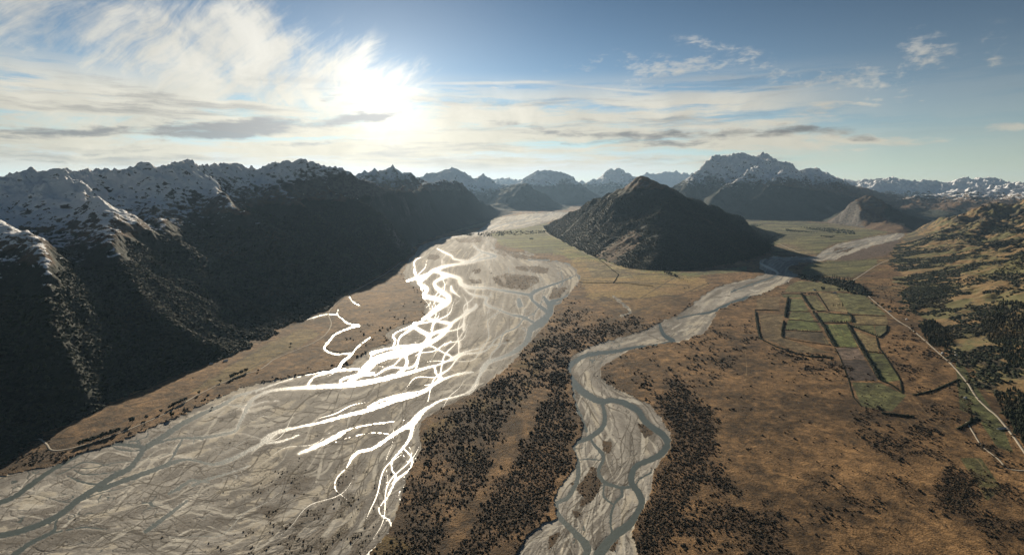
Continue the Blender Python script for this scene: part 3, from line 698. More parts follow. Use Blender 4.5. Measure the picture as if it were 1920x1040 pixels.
FIELD = [([(1543, 609), (1588, 609), (1609, 652), (1565, 650)], (.105, .130, .040)), ([(1478, 600), (1530, 604), (1541, 621), (1472, 618)], (.095, .12, .04)),
 ([(1532, 586), (1591, 590), (1597, 604), (1541, 604)], (.12, .135, .048)), ([(1483, 586), (1518, 585), (1528, 603), (1478, 598)], (.115, .13, .048)),
 ([(1482, 561), (1504, 560), (1517, 584), (1480, 583)], (.11, .125, .05)), ([(1508, 555), (1530, 555), (1552, 583), (1522, 582)], (.15, .14, .06)),
 ([(1466, 553), (1502, 553), (1504, 559), (1470, 559)], (.11, .12, .045)), ([(1470, 621), (1541, 623), (1556, 646), (1470, 632)], (.085, .068, .042)),
 ([(1532, 549), (1565, 549), (1590, 586), (1556, 583)], (.19, .155, .075)), ([(1566, 549), (1620, 553), (1664, 592), (1592, 588)], (.125, .13, .055)),
 ([(1598, 592), (1663, 594), (1665, 610), (1600, 608)], (.20, .155, .072)), ([(1593, 611), (1638, 611), (1642, 630), (1600, 614)], (.125, .13, .05)),
 ([(1640, 612), (1663, 612), (1660, 622), (1648, 632), (1642, 628)], (.10, .105, .05)), ([(1602, 620), (1642, 635), (1648, 660), (1622, 660)], (.22, .17, .08)),
 ([(1567, 652), (1609, 653), (1622, 675), (1578, 675)], (.145, .11, .088)), ([(1578, 676), (1622, 676), (1648, 715), (1594, 715)], (.052, .042, .038)),
 ([(1624, 661), (1656, 664), (1688, 713), (1655, 718)], (.11, .125, .045)), ([(1597, 717), (1650, 719), (1700, 742), (1672, 772), (1615, 762)], (.085, .092, .038)),
 ([(1420, 560), (1462, 556), (1460, 582), (1418, 580)], (.17, .12, .06)), ([(1424, 588), (1468, 590), (1464, 632), (1500, 645), (1560, 662), (1500, 662), (1430, 634)], (.135, .10, .052)),
 ([(1500, 527), (1540, 530), (1620, 548), (1560, 546), (1470, 548), (1480, 535)], (.14, .135, .058)),
 ([(1790, 660), (1840, 740), (1880, 800), (1900, 850), (1870, 840), (1830, 780), (1800, 770)], (.085, .095, .038)), ([(1800, 860), (1840, 860), (1880, 920), (1850, 940)], (.10, .10, .04)),
 ([(1400, 500), (1400, 509), (1290, 518), (1285, 513)], (.13, .13, .06)), ([(975, 463), (1035, 466), (1060, 474), (990, 476)], (.115, .12, .055)),
 ([(1040, 466), (1075, 463), (1090, 474), (1060, 476)], (.19, .17, .06)), ([(1095, 487), (1170, 505), (1190, 522), (1110, 520)], (.21, .165, .085))]
for p, c in FIELD:
    m = blur(pmask(p), 1); cc = np.array(c, np.float32) * np.clip(1 + .35 * n2 + .3 * n3 + .25 * nst, .5, 1.5)[..., None]
    paint(sstep(m, .3, .7), cc, .93)
# mown stripes on the paddocks
for (a, b_) in [((1553, 610), (1566, 632)), ((1560, 609), (1572, 632)), ((1577, 616), (1585, 632)), ((1552, 552), (1572, 580)), ((1558, 551), (1580, 580)), ((1563, 551), (1586, 580)),
                ((1583, 590), (1590, 600)), ((1622, 592), (1626, 603)), ((1548, 633), (1556, 647)), ((1543, 632), (1551, 646)), ((1610, 628), (1632, 652)), ((1628, 650), (1641, 640)), ((1530, 560), (1540, 576))]:
    t = np.full((NR, NC), -99., np.float32); stroke(t, [(a[0], a[1], .6), (b_[0], b_[1], .6)]); paint(sstep(t, -.5, .5), (.27, .23, .09), .55)
# paddock patchwork on the flats
flat = np.maximum(np.maximum(green, pm([(1385, 412), (1440, 412), (1700, 428), (1640, 441), (1560, 458), (1530, 478), (1450, 478), (1400, 455)], 4)), pm([(1060, 480), (1130, 490), (1200, 510), (1330, 520), (1320, 545), (1200, 600), (1100, 570), (1090, 530)], 8) * .7)
flat = np.maximum(flat, pm([(1530, 492), (1690, 480), (1690, 560), (1600, 560), (1620, 545), (1500, 516), (1510, 500)], 4))
def patchwork(ang, a, b, m):
    gx_, gy_ = (XX * math.cos(ang) + YY * math.sin(ang)) / a, (YY * math.cos(ang) - XX * math.sin(ang)) / b
    gx_ = gx_ + np.floor(gy_) * .37
    hsh = (np.sin(np.floor(gx_) * 12.9 + np.floor(gy_) * 78.2) * 43758.5) % 1.0; hs2 = (np.sin(np.floor(gx_) * 39.3 + np.floor(gy_) * 11.1) * 24634.6) % 1.0
    tint = np.stack([.78 + .5 * hsh, (.78 + .5 * hsh) * (.96 + .12 * hs2), (.78 + .4 * hsh)], -1).astype(np.float32)
    ALB[:] = ALB * lerp(1.0, tint, m[..., None])
    fx1, fy1 = gx_ % 1, gy_ % 1; dpx = np.minimum(np.minimum(fx1, 1 - fx1) * a / (YY / F), np.minimum(fy1, 1 - fy1) * b / (YY * YY / (H * F)))
    paint(sstep(-dpx, -1.1, -.3) * m * (hs2 > .25), (.035, .035, .018), .75)
patchwork(.35, 420, 300, flat)
# darker ground under the scrub
DENSE = [
 ([(1095, 605), (1230, 592), (1180, 625), (1100, 650), (1066, 665), (1060, 690), (1070, 740), (1088, 800), (1070, 840), (1080, 870), (1050, 900), (1032, 950), (1040, 970), (960, 1010), (900, 1060), (830, 1060), (880, 990), (930, 900), (985, 820), (1020, 750), (1030, 660), (1050, 620)], 1.0),
 ([(1075, 560), (1100, 600), (1050, 640), (1030, 720), (960, 760), (880, 770), (800, 790), (880, 740), (960, 690), (1010, 640), (1040, 590)], .85),
 ([(790, 800), (880, 760), (960, 760), (930, 870), (870, 960), (800, 1060), (690, 1060), (740, 990), (760, 920), (790, 850)], .80),
 ([(1195, 680), (1215, 720), (1240, 740), (1262, 690), (1285, 700), (1290, 745), (1320, 750), (1345, 800), (1340, 850), (1320, 920), (1290, 960), (1240, 1060), (1195, 1060), (1190, 1000), (1218, 950), (1228, 880), (1262, 850), (1258, 800), (1215, 745), (1190, 700)], 1.0),
 ([(1230, 940), (1340, 860), (1400, 940), (1480, 1000), (1520, 1060), (1200, 1060)], .72),
 ([(1270, 640), (1340, 610), (1420, 600), (1430, 650), (1360, 700), (1330, 750), (1290, 700)], .38),
 ([(1610, 768), (1740, 790), (1760, 830), (1800, 870), (1720, 880), (1650, 850), (1600, 810)], .62), ([(1560, 870), (1700, 890), (1760, 960), (1720, 1000), (1560, 1000), (1500, 930)], .36),
 ([(1757, 880), (1790, 862), (1815, 900), (1850, 965), (1762, 960)], 1.0), ([(1370, 1000), (1420, 940), (1460, 960), (1470, 1060), (1370, 1060)], .8),
 ([(1430, 640), (1470, 655), (1560, 668), (1600, 690), (1590, 720), (1500, 690), (1440, 665)], .72), ([(1700, 600), (1790, 680), (1760, 700), (1700, 720), (1660, 640)], .42),
 ([(1700, 730), (1830, 740), (1820, 790), (1740, 790)], .35), ([(1820, 800), (1900, 880), (1960, 1000), (1860, 1060), (1800, 900)], .5),
 ([(0, 872), (60, 830), (160, 850), (60, 878), (0, 890), (-200, 960), (-200, 920)], .7), ([(690, 585), (790, 570), (780, 600), (720, 640), (690, 660), (640, 690), (640, 620)], .14),
 ([(430, 1060), (480, 960), (600, 910), (700, 900), (705, 980), (660, 1060)], .22), ([(1010, 640), (1075, 600), (1060, 560), (1100, 570), (1120, 610), (1060, 660)], .6),
 ([(1440, 480), (1500, 486), (1480, 498), (1430, 495)], .5), ([(1600, 520), (1700, 540), (1720, 600), (1640, 560)], .45), ([(1250, 520), (1430, 515), (1340, 540), (1290, 560)], .12),
 ([(1640, 465), (1690, 450), (1660, 480), (1560, 490)], .35)]
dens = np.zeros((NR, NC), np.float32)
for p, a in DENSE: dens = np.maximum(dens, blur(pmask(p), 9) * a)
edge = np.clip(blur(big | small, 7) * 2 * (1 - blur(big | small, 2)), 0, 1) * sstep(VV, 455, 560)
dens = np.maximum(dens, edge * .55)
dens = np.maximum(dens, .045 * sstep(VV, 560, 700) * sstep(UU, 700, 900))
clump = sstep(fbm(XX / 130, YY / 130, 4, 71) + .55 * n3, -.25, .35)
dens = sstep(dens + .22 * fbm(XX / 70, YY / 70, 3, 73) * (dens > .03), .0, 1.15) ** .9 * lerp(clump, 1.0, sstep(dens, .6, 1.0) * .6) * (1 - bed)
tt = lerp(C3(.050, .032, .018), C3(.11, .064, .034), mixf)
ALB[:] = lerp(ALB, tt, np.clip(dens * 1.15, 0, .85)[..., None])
olive = sstep(fbm(XX / 200, YY / 200, 3, 77), .15, .5) * pm([(800, 800), (900, 740), (1000, 650), (1040, 600), (1060, 620), (960, 780), (860, 900), (760, 1060), (690, 1060)], 8)
paint(olive, (.125, .085, .022), .6)
# ditches and field lines on the left plain (worn lines in the grass)
for l in [[(75, 838), (150, 792), (230, 750), (330, 705)], [(213, 750), (240, 762), (272, 777)], [(305, 722), (345, 747)], [(160, 780), (210, 803)], [(120, 808), (135, 790)], [(180, 815), (270, 775), (350, 740), (380, 720), (400, 700)],
          [(420, 690), (500, 650)], [(450, 700), (545, 655)], [(520, 700), (600, 665)], [(1090, 525), (1180, 530), (1290, 535)], [(1200, 560), (1290, 505)], [(1140, 470), (1200, 470)], [(1100, 500), (1180, 512), (1280, 517)], [(1150, 600), (1260, 560), (1330, 530)]]:
    t = np.full((NR, NC), -99., np.float32); stroke(t, W_(l, .7)); paint(sstep(t + .5 * n3, -.6, .4), (.05, .04, .025), .8)
for l in [[(1655, 776), (1700, 790), (1745, 850), (1790, 900), (1840, 960), (1880, 1040)], [(1700, 745), (1730, 790), (1760, 850), (1800, 900)], [(1600, 765), (1640, 800), (1665, 830)], [(1290, 720), (1340, 790), (1360, 900), (1420, 1010)],
          [(1395, 640), (1400, 690), (1396, 720)], [(960, 560 + 60), (930, 690), (905, 760), (880, 850), (820, 940), (770, 1040)], [(1120, 560), (1180, 600)], [(1710, 745), (1760, 800), (1830, 860), (1890, 950)]]:
    t = np.full((NR, NC), -99., np.float32); stroke(t, W_(l, .55)); paint(sstep(t + .4 * n3, -.5, .5), (.30, .21, .11), .55)
ALB[:] = ALB * np.clip(1 + .25 * nst[..., None], .7, 1.3)
bedf = bed[..., None]
ALB = np.where(bedf, G_, ALB).astype(np.float32)

co = np.stack([XX, YY, ZZ], -1).reshape(-1, 3)
q4 = grid_quads(NR, NC)[:, ::-1]
WETA = (np.clip(near_w * 1.3 + .35 * damp, 0, 1) * sstep(blur(bed.astype(np.float32), 2), .93, 1.0) * (UU < 1060)).astype(np.float32).ravel()
bedq = bed.ravel()[q4].sum(1) >= 2
al = ALB.reshape(-1, 3)
c_, f_, a__ = submesh(co, q4[~bedq], {'albedo': al}); link('ground', fast_mesh('ground', c_, f_, 4, a__), M_GROUND, kind='structure')
c_, f_, a__ = submesh(co, q4[bedq], {'albedo': al, 'wet': WETA}); link('river_gravel', fast_mesh('river_gravel', c_, f_, 4, a__), M_GRAVEL, kind='structure')
# water: a level sheet that shows wherever the gravel lies below it
k = 6
ub, vb = us[::k], vs[::k]; U2, V2 = np.meshgrid(ub, vb)
Y2 = H * F / (V2 - V0); X2 = (U2 - 960) / F * Y2
need = blur((bed & (hb < .1)).astype(np.float32), 6)[::k, ::k] > 0.001
qq = grid_quads(len(vb), len(ub))[:, ::-1]; qq = qq[need.ravel()[qq].any(1)]
c_, f_, _ = submesh(np.stack([X2, Y2, np.zeros_like(X2)], -1).reshape(-1, 3), qq, {})
link('river_water', fast_mesh('river_water', c_, f_, 4), M_WATER, kind='structure')
print('valley', round(time.time() - T0, 1))

# ------------------------------------------------------------------ mountains
def seg_dist(X, Y, pts):
    best = np.full(X.shape, 1e12, np.float32); val = np.zeros(X.shape, np.float32)
    for i in range(len(pts) - 1):
        a, b = pts[i], pts[i+1]; ex, ey = b[0] - a[0], b[1] - a[1]
        t = np.clip(((X - a[0]) * ex + (Y - a[1]) * ey) / (ex * ex + ey * ey + 1e-6), 0, 1)
        d = (X - a[0] - ex * t) ** 2 + (Y - a[1] - ey * t) ** 2
        m = d < best; best = np.where(m, d, best)
        if len(a) > 2: val = np.where(m, a[2] + (b[2] - a[2]) * t, val)
    return np.sqrt(best), val
def erode(h, cell, iters, K, mexp=0.45, inside=None):
    nr, nc = h.shape; N = nr * nc
    offs = [(-1, -1), (-1, 0), (-1, 1), (0, -1), (0, 1), (1, -1), (1, 0), (1, 1)]
    base = np.arange(N).reshape(nr, nc)
    for it in range(iters):
        hp = np.pad(h, 1, mode='edge'); bp = np.pad(base, 1, mode='edge')
        best = np.zeros_like(h); rec = base.copy()
        for dy, dx in offs:
            d = cell * math.hypot(dx, dy)
            s = (h - hp[1+dy:nr+1+dy, 1+dx:nc+1+dx]) / d
            m = s > best; best[m] = s[m]; rec[m] = bp[1+dy:nr+1+dy, 1+dx:nc+1+dx][m]
        order = np.argsort(h, axis=None)[::-1].tolist(); rl = rec.ravel().tolist()
        A = [1.0] * N
        for i in order:
            r = rl[i]
            if r != i: A[r] += A[i]
        A = np.array(A) * cell * cell
        ri, ci = np.divmod(rec.ravel(), nc); r0, c0 = np.divmod(np.arange(N), nc)
        dist = np.hypot(ri - r0, ci - c0) * cell + 1e-3
        Fk = (K * A ** mexp / dist).tolist(); hl = h.ravel().tolist()
        for i in reversed(order):
            r = rl[i]
            if r != i:
                f = Fk[i]; hl[i] = (hl[i] + f * hl[r]) / (1 + f)
        h = np.array(hl, np.float32).reshape(nr, nc)
        hp = np.pad(h, 1, mode='edge')
        lap = (hp[:-2, 1:-1] + hp[2:, 1:-1] + hp[1:-1, :-2] + hp[1:-1, 2:]) / 4 - h
        h = h + 0.12 * lap
    return h
def c3(l):  # crest points (u, v, distance) -> world
    return [((u - 960) / F * y, y, H + (V0 - v) / F * y) for u, v, y in l]
HM = {}
def mountain(name, foot, crests, cell, up, snow, forest, fine_s=1.0, seed=1, prof=1.12, it=10, K=0.010, rough=1.0, label=None, jagk=2.0):
    """foot: outline on the valley floor (world xy); crests: ridge lines with heights; snow/forest: functions of x, y, z"""
    t0 = time.time()
    fp = np.array(foot, float); x0, y0 = fp.min(0) - cell * 2; x1, y1 = fp.max(0) + cell * 2
    nc = int((x1 - x0) / cell) + 1; nr = int((y1 - y0) / cell) + 1
    xs = x0 + np.arange(nc) * cell; ys = y0 + np.arange(nr) * cell
    X, Y = np.meshgrid(xs, ys); X = X.astype(np.float32); Y = Y.astype(np.float32)
    wx = X + 5.0 * cell * fbm(X / (cell * 22), Y / (cell * 22), 3, seed); wy = Y + 5.0 * cell * fbm(X / (cell * 22), Y / (cell * 22), 3, seed + 9)
    ins = fill_poly(foot, x0, y0, cell, cell, nr, nc)
    df, _ = seg_dist(X, Y, list(foot) + [foot[0]]); df = np.where(ins, df, 0)
    h = np.zeros((nr, nc), np.float32)
    for cr in crests:
        p = c3(cr); dc, zc = seg_dist(X * .6 + wx * .4, Y * .6 + wy * .4, p)
        r = df / (df + dc + 1e-3)
        h = np.maximum(h, zc * r ** prof)
    hmax = h.max()
    h = h * (1 + 0.17 * fbm(X / (cell * 30), Y / (cell * 30), 4, seed + 3) * sstep(h, 0, hmax * .3) * (1 - .75 * sstep(h, hmax * .75, hmax))) + cell * .35 * fbm(X / cell / 3, Y / cell / 3, 2, seed + 5) * (h > 0)
    h0 = h.copy()
    h = erode(h, cell, it, K)
    h = np.where(ins, h, 0)
    fc = cell / up
    nr2, nc2 = (nr - 1) * up + 1, (nc - 1) * up + 1
    R2, C2 = np.meshgrid(np.arange(nr2) / up, np.arange(nc2) / up, indexing='ij')
    # smooth upsample
    hf = bilin(h, R2, C2).astype(np.float32); hf = blur(hf, max(1, up // 2))
    insf = bilin(ins.astype(np.float32), R2, C2)
    XF = (x0 + C2 * cell).astype(np.float32); YF = (y0 + R2 * cell).astype(np.float32)
    e = np.clip(hf / (0.35 * hmax), 0, 1)
    rg = ridged(XF / (cell * 9), YF / (cell * 9), 5, seed + 11) - .45
    rg2 = fbm(XF / (cell * 2.2), YF / (cell * 2.2), 4, seed + 17, .6)
    hf = hf + rough * (cell * 1.5 * rg * e + cell * .55 * rg2 * (e * .8 + .1) * (hf > 1))
    fv = forest(XF, YF, hf).astype(np.float32)
    sv = snow(XF, YF, hf).astype(np.float32)
    jag = sstep(sv, 0.2, 1.2)
    hf = hf + rough * jag * cell * jagk * (ridged(XF / (cell * 4), YF / (cell * 4), 4, seed + 23) - .4)
    HM[name + str(seed)] = (x0, y0, fc, hf)
    zz = np.where(insf > .02, hf - 1.0, -30)
    quads = grid_quads(nr2, nc2); keep = (insf.ravel()[quads] > .02).any(1); quads = quads[keep]
    cv, fq, at = submesh(np.stack([XF, YF, zz], -1).reshape(-1, 3), quads, {'snow': sv.ravel(), 'forest': fv.ravel(), 'fine': np.full(sv.size, fine_s, np.float32)})
    me = fast_mesh(name, cv, fq, 4, at)
    link(name, me, M_HILL if name == 'hills' else M_MOUNT, kind='structure', label=label)
    print(name, h.shape, len(cv), round(time.time() - t0, 1))
    return h
def hsample(key, x, y):
    x0, y0, fc, hf = HM[key]; return bilin(hf, (np.asarray(y) - y0) / fc, (np.asarray(x) - x0) / fc)
def g2(l): return [gp(u, v)[:2] for u, v in l]
def const(c): return lambda x, y, z: np.full(x.shape, c, np.float32)

near_foot = g2([(-330, 1030), (-150, 945), (0, 872), (75, 816), (140, 785), (200, 757), (270, 728), (330, 703), (400, 677), (470, 652), (545, 614), (600, 590), (640, 560), (700, 520), (760, 484), (782, 462), (800, 448)]) + [(-1400, 9500), (-3500, 11500), (-8500, 11000), (-9000, 6000), (-7000, 2500), (-4500, 900)]
near_crest = [
 [(-600, 330, 3200), (-420, 360, 3300), (-250, 372, 3400), (-100, 368, 3500), (0, 356, 3700), (30, 340, 3800), (60, 325, 3900), (85, 326, 3950), (112, 322, 4000), (150, 318, 4100), (185, 316, 4200), (215, 306, 4350), (245, 302, 4450), (270, 306, 4550), (300, 316, 4700), (345, 317, 4900), (400, 319, 5300), (430, 312, 5600), (450, 302, 5800), (475, 307, 5900), (510, 306, 6000), (545, 297, 6150), (570, 295, 6250), (600, 305, 6350), (640, 314, 6600), (690, 326, 7000), (720, 345, 7600), (760, 352, 8200)],
 [(112, 322, 4000), (155, 345, 3800), (172, 372, 3500), (200, 415, 3150), (215, 455, 2850), (270, 520, 2600), (350, 590, 2500), (430, 640, 2550)],
 [(400, 330, 5200), (412, 360, 4700), (440, 385, 4500), (500, 415, 4400), (560, 440, 4400), (620, 458, 4600), (690, 478, 5000), (745, 478, 5900)],
 [(-100, 380, 3300), (-20, 402, 2950), (40, 430, 2600), (90, 500, 2200), (150, 590, 1950), (200, 680, 1900)],
 [(-250, 400, 3000), (-200, 500, 2300), (-120, 640, 1800), (-60, 780, 1550)],
 [(590, 320, 6400), (625, 345, 6150), (690, 375, 6000), (740, 410, 6100), (775, 440, 6900)],
 [(285, 350, 4400), (300, 430, 3700), (350, 500, 3300), (450, 560, 3200), (540, 590, 3250)],
 [(500, 330, 5800), (540, 375, 5400), (600, 410, 5200), (650, 440, 5200)],
 [(20, 560, 2500), (80, 620, 2200), (150, 710, 1980)], [(350, 470, 4000), (470, 515, 3700), (560, 548, 3550), (620, 560, 3650)], [(620, 430, 5200), (700, 465, 5000), (740, 484, 5050)], [(200, 560, 2900), (300, 620, 2500), (380, 655, 2480)]]
def SLn(x, y): return 675 + (np.clip(y, 2500, 8000) - 3500) * .085 - 60 * sstep(-x, 2300, 3000)
mountain('mountain_range', near_foot, near_crest, 28.0, 3, lambda x, y, z: (z - SLn(x, y)) / 130.0, lambda x, y, z: (520 + (y - 3000) * .05 - z) / 130.0, 1.0, 1, 1.7, 14, 0.032,
         label='long snow-capped range above dark forest along the left side of the valley')
mountain('mountain_range', g2([(782, 466), (800, 449), (850, 433), (905, 417), (950, 403), (975, 399)]) + [(-600, 19500), (-3500, 19000), (-6500, 15000), (-6500, 10000), (-2600, 7600)],
         [[(640, 330, 9400), (690, 318, 9900), (715, 313, 10400), (738, 309, 10800), (760, 318, 11100), (790, 325, 11600)],
          [(745, 352, 8600), (775, 347, 9600), (800, 343, 10800), (818, 337, 11700), (832, 336, 12300), (850, 341, 12800), (870, 352, 13300), (890, 364, 14000), (905, 375, 14800), (925, 389, 16000), (945, 400, 17800)],
          [(560, 330, 9500), (640, 330, 9400)], [(832, 336, 12300), (812, 380, 10400), (806, 420, 9400)], [(775, 347, 9600), (770, 400, 8200), (785, 445, 7900)]],
         60.0, 3, lambda x, y, z: (z - 1010) / 150.0, lambda x, y, z: (760 - z) / 170.0, .6, 5, 1.5, 10, 0.014, label='dark wooded mountain with small snow peaks at the bend of the left valley wall')
sn = lambda s: (lambda x, y, z: (z - s) / 190.0)
fo = lambda s: (lambda x, y, z: (s - z) / 200.0)
def oval(cx, cy, rx, ry, n=28, ph=0.0):
    return [(cx + rx * math.cos(t) * (1 + .13 * math.sin(3 * t + ph)), cy + ry * math.sin(t) * (1 + .1 * math.sin(5 * t + ph))) for t in np.linspace(0, 2 * PI, n, endpoint=False)]
# peaks beyond the left range
mountain('snow_mountain', oval(-2500, 22500, 3600, 4800, ph=1), [[(770, 335, 22000), (800, 325, 22000), (822, 320, 22000), (845, 315, 22000), (862, 322, 22300), (882, 334, 22500), (903, 327, 23000), (920, 338, 23000), (940, 350, 23000)]],
         85, 2, sn(820), fo(700), .4, 7, 1.35, 8, .012, label='jagged snowy peaks showing behind the dark left valley wall')
mountain('mountain', g2([(885, 397), (930, 399), (1000, 395), (1062, 393)]) + [(2500, 22500), (800, 25000), (-1800, 24500), (-2300, 21000)], [[(900, 372, 22500), (935, 352, 22000), (965, 345, 21500), (985, 341, 21000), (1005, 350, 21000), (1040, 375, 20600), (1056, 390, 20300)], [(985, 341, 21000), (960, 370, 19600), (940, 392, 18600)]],
         85, 2, sn(2500), fo(1100), .4, 9, 1.35, 8, .012, label='hazy dark cone-shaped mountain at the head of the wide river')
mountain('snow_mountain', oval(1700, 29500, 4300, 5500, ph=2), [[(930, 345, 28000), (960, 340, 28000), (985, 327, 28000), (1008, 320, 28000), (1020, 323, 28200), (1035, 320, 28000), (1050, 321, 28000), (1065, 330, 28000), (1085, 348, 27500), (1105, 368, 26500), (1115, 382, 25500)]],
         110, 2, sn(1080), fo(1000), .35, 11, 1.35, 8, .012, label='hazy broad snowy mountain beyond the valley head, left of the wooded pyramid hill')
mountain('snow_mountain', oval(5900, 34500, 4000, 5500, ph=3), [[(1085, 350, 33500), (1110, 340, 33000), (1135, 328, 33000), (1146, 315, 33000), (1155, 318, 33000), (1163, 314, 33000), (1180, 322, 33000), (1200, 332, 33000), (1230, 345, 32000)]],
         120, 2, sn(1150), fo(1000), .3, 13, 1.35, 8, .012, label='small jagged snow peak just left of the wooded pyramid hill summit')
mountain('snow_mountain', oval(11500, 41500, 6800, 5500, ph=4), [[(1170, 335, 40000), (1205, 328, 40000), (1235, 325, 40000), (1250, 319, 40000), (1265, 318, 40000), (1280, 324, 40000), (1300, 321, 40000), (1330, 330, 40000), (1380, 335, 40000)]],
         160, 2, sn(900), fo(900), .3, 15, 1.35, 8, .012, label='far snowy peaks right behind the wooded pyramid hill summit')
mountain('snow_mountain', oval(-2000, 44000, 9000, 5000, ph=4), [[(780, 345, 43000), (850, 339, 43000), (900, 337, 43000), (940, 335, 43000), (980, 338, 43000), (1050, 336, 43000), (1100, 340, 43000)]],
         200, 2, sn(900), fo(900), .3, 16, 1.0, 6, .012, label='faint distant snowy ranges low on the horizon in the middle')
SCREE = [(1116, 482), (1135, 463), (1185, 431), (1206, 436), (1196, 456), (1172, 476), (1150, 497)]
def in_scree(x, y, z):
    y = np.maximum(y, 1.0); u = 960 + x / y * F + 5 * fbm(x / 60, y / 60, 2, 97); v = V0 + (H - z) / y * F + 3 * fbm(x / 60, y / 60, 2, 98); c = np.zeros(np.shape(x), bool); j = len(SCREE) - 1
    for i in range(len(SCREE)):
        (a, b), (e, f) = SCREE[i], SCREE[j]; c ^= ((b > v) != (f > v)) & (u < (e - a) * (v - b) / (f - b + 1e-9) + a); j = i
    return c
# wooded pyramid hill
alf_foot = g2([(1022, 424), (1030, 436), (1060, 452), (1092, 468), (1120, 481), (1150, 493), (1185, 503), (1220, 507), (1270, 508), (1310, 504), (1350, 497), (1395, 487), (1425, 478), (1442, 468), (1440, 456)]) + [(4600, 9000), (4300, 10800), (2800, 12200), (1500, 13000)]
mountain('wooded_mountain', alf_foot, [[(1030, 419, 11300), (1060, 404, 10400), (1085, 391, 9700), (1120, 370, 9000), (1150, 352, 8400), (1175, 338, 8000), (1198, 325, 7700), (1208, 326, 7600), (1225, 332, 7500), (1250, 345, 7450), (1290, 365, 7400), (1335, 388, 7350), (1370, 405, 7350), (1400, 425, 7400), (1430, 448, 7500)],
          [(1225, 332, 7500), (1245, 360, 7000), (1252, 385, 6700), (1250, 420, 6350), (1255, 465, 5850)], [(1150, 352, 8400), (1135, 390, 7700), (1120, 430, 7300)], [(1252, 385, 6700), (1205, 420, 6400), (1165, 455, 6200)], [(1335, 388, 7350), (1330, 430, 6700)]],
         52.0, 4, lambda x, y, z: (z - 4000) / 300.0, lambda x, y, z: np.where(in_scree(x, y, z), -.05, (790 - z) / 160.0), .8, 21, 1.0, 10, .008, rough=.7,
         label='big dark wooded pyramid-shaped hill standing alone between the two rivers')
# the high massif right of it
mountain('snow_mountain', g2([(1190, 408), (1260, 409), (1380, 412), (1450, 414), (1540, 417), (1600, 414)]) + [(10800, 14000), (15500, 17500), (16500, 24000), (9000, 27000), (3500, 22000), (3000, 17000)],
         [[(1262, 352, 17500), (1285, 344, 17500), (1310, 325, 17600), (1332, 307, 17800), (1343, 293, 18000), (1357, 297, 18000), (1368, 292, 18000), (1378, 287, 18000), (1389, 282, 18000), (1396, 284, 18000), (1406, 291, 18000), (1423, 292, 18000), (1435, 284, 18000), (1447, 297, 18000), (1463, 309, 18000), (1480, 310, 18000), (1494, 324, 18300), (1510, 320, 19000), (1525, 315, 19000), (1537, 329, 19500), (1555, 325, 20500), (1572, 334, 20500), (1620, 350, 20500), (1690, 365, 20000), (1760, 372, 19000)],
          [(1310, 325, 17600), (1290, 345, 16500), (1262, 362, 15600), (1240, 385, 14700)],
          [(1447, 296, 18000), (1430, 312, 16800), (1410, 309, 16300), (1390, 328, 15900), (1360, 350, 15300), (1335, 378, 14600), (1325, 400, 14000)],
          [(1478, 318, 16500), (1472, 320, 15800), (1450, 342, 15200), (1415, 370, 14500), (1380, 398, 13900)], [(1472, 320, 15800), (1492, 338, 15200), (1518, 362, 14600), (1545, 388, 14000), (1556, 408, 13700)],
          [(1520, 317, 19000), (1535, 345, 17300), (1575, 365, 16000), (1600, 385, 15200)], [(1620, 350, 20500), (1610, 365, 18000), (1640, 385, 16500)]],
         52, 3, lambda x, y, z: (z - 1120) / 180.0, lambda x, y, z: (1010 - z + .12 * (6500 - x)) / 220.0, .45, 31, 1.9, 12, .012, label='highest snow-topped massif with long dark wooded spurs, right of the pyramid hill')
mountain('wooded_mountain', g2([(1532, 414), (1565, 419), (1620, 427), (1680, 437), (1725, 436), (1748, 424)]) + [(9900, 12300), (8600, 13600), (7200, 14200)],
         [[(1538, 408, 12600), (1560, 396, 12000), (1585, 378, 11600), (1607, 364, 11400), (1625, 358, 11300), (1640, 361, 11200), (1660, 375, 11000), (1685, 397, 10700), (1710, 412, 10600), (1740, 421, 10800)], [(1607, 364, 11400), (1600, 395, 10900)]],
         60, 3, lambda x, y, z: (z - 4000) / 300.0, lambda x, y, z: (x - 7450 - .7 * (z - 250)) / 400.0, .6, 37, .95, 9, .008, rough=.8, label='rounded brown-topped hill with a dark shaded side, in front of the far right ranges')
mountain('mountain_range', [(9500, 14500), (11000, 12600), (13500, 11800), (19000, 11500), (24000, 14000), (24000, 21000), (14500, 22000), (9500, 18000)],
         [[(1640, 390, 15500), (1690, 372, 16000), (1740, 366, 16500), (1790, 356, 17000), (1850, 350, 17000), (1900, 349, 17000), (1960, 340, 17000), (2100, 330, 17000)], [(1740, 366, 16500), (1700, 392, 14500)], [(1850, 350, 17000), (1800, 380, 14500), (1760, 408, 13200)], [(1960, 340, 17000), (1900, 372, 14500), (1850, 395, 13300)]],
         80, 3, lambda x, y, z: (z - 690) / 150.0, lambda x, y, z: (220 - z) / 220.0, .45, 41, 1.6, 9, .012, label='brown ridges with light snow on top, middle distance at the right')
mountain('mountain_range', [(11500, 24500), (16000, 22500), (26000, 21500), (38000, 22000), (38000, 32000), (14000, 33000), (11500, 28000)],
         [[(1540, 340, 27000), (1580, 337, 27000), (1610, 341, 26500), (1645, 337, 26000), (1668, 334, 26000), (1690, 341, 26000), (1715, 340, 25500), (1735, 336, 25500), (1760, 341, 25000), (1790, 339, 25000), (1812, 334, 25000), (1828, 337, 25000), (1845, 333, 25000), (1858, 336, 25000), (1880, 345, 25000), (1905, 342, 25000), (1950, 348, 25000), (2050, 335, 25000), (2200, 330, 25000)]],
         120, 2, sn(700), fo(100), .35, 43, .9, 8, .012, label='line of far jagged snowy peaks along the right horizon')
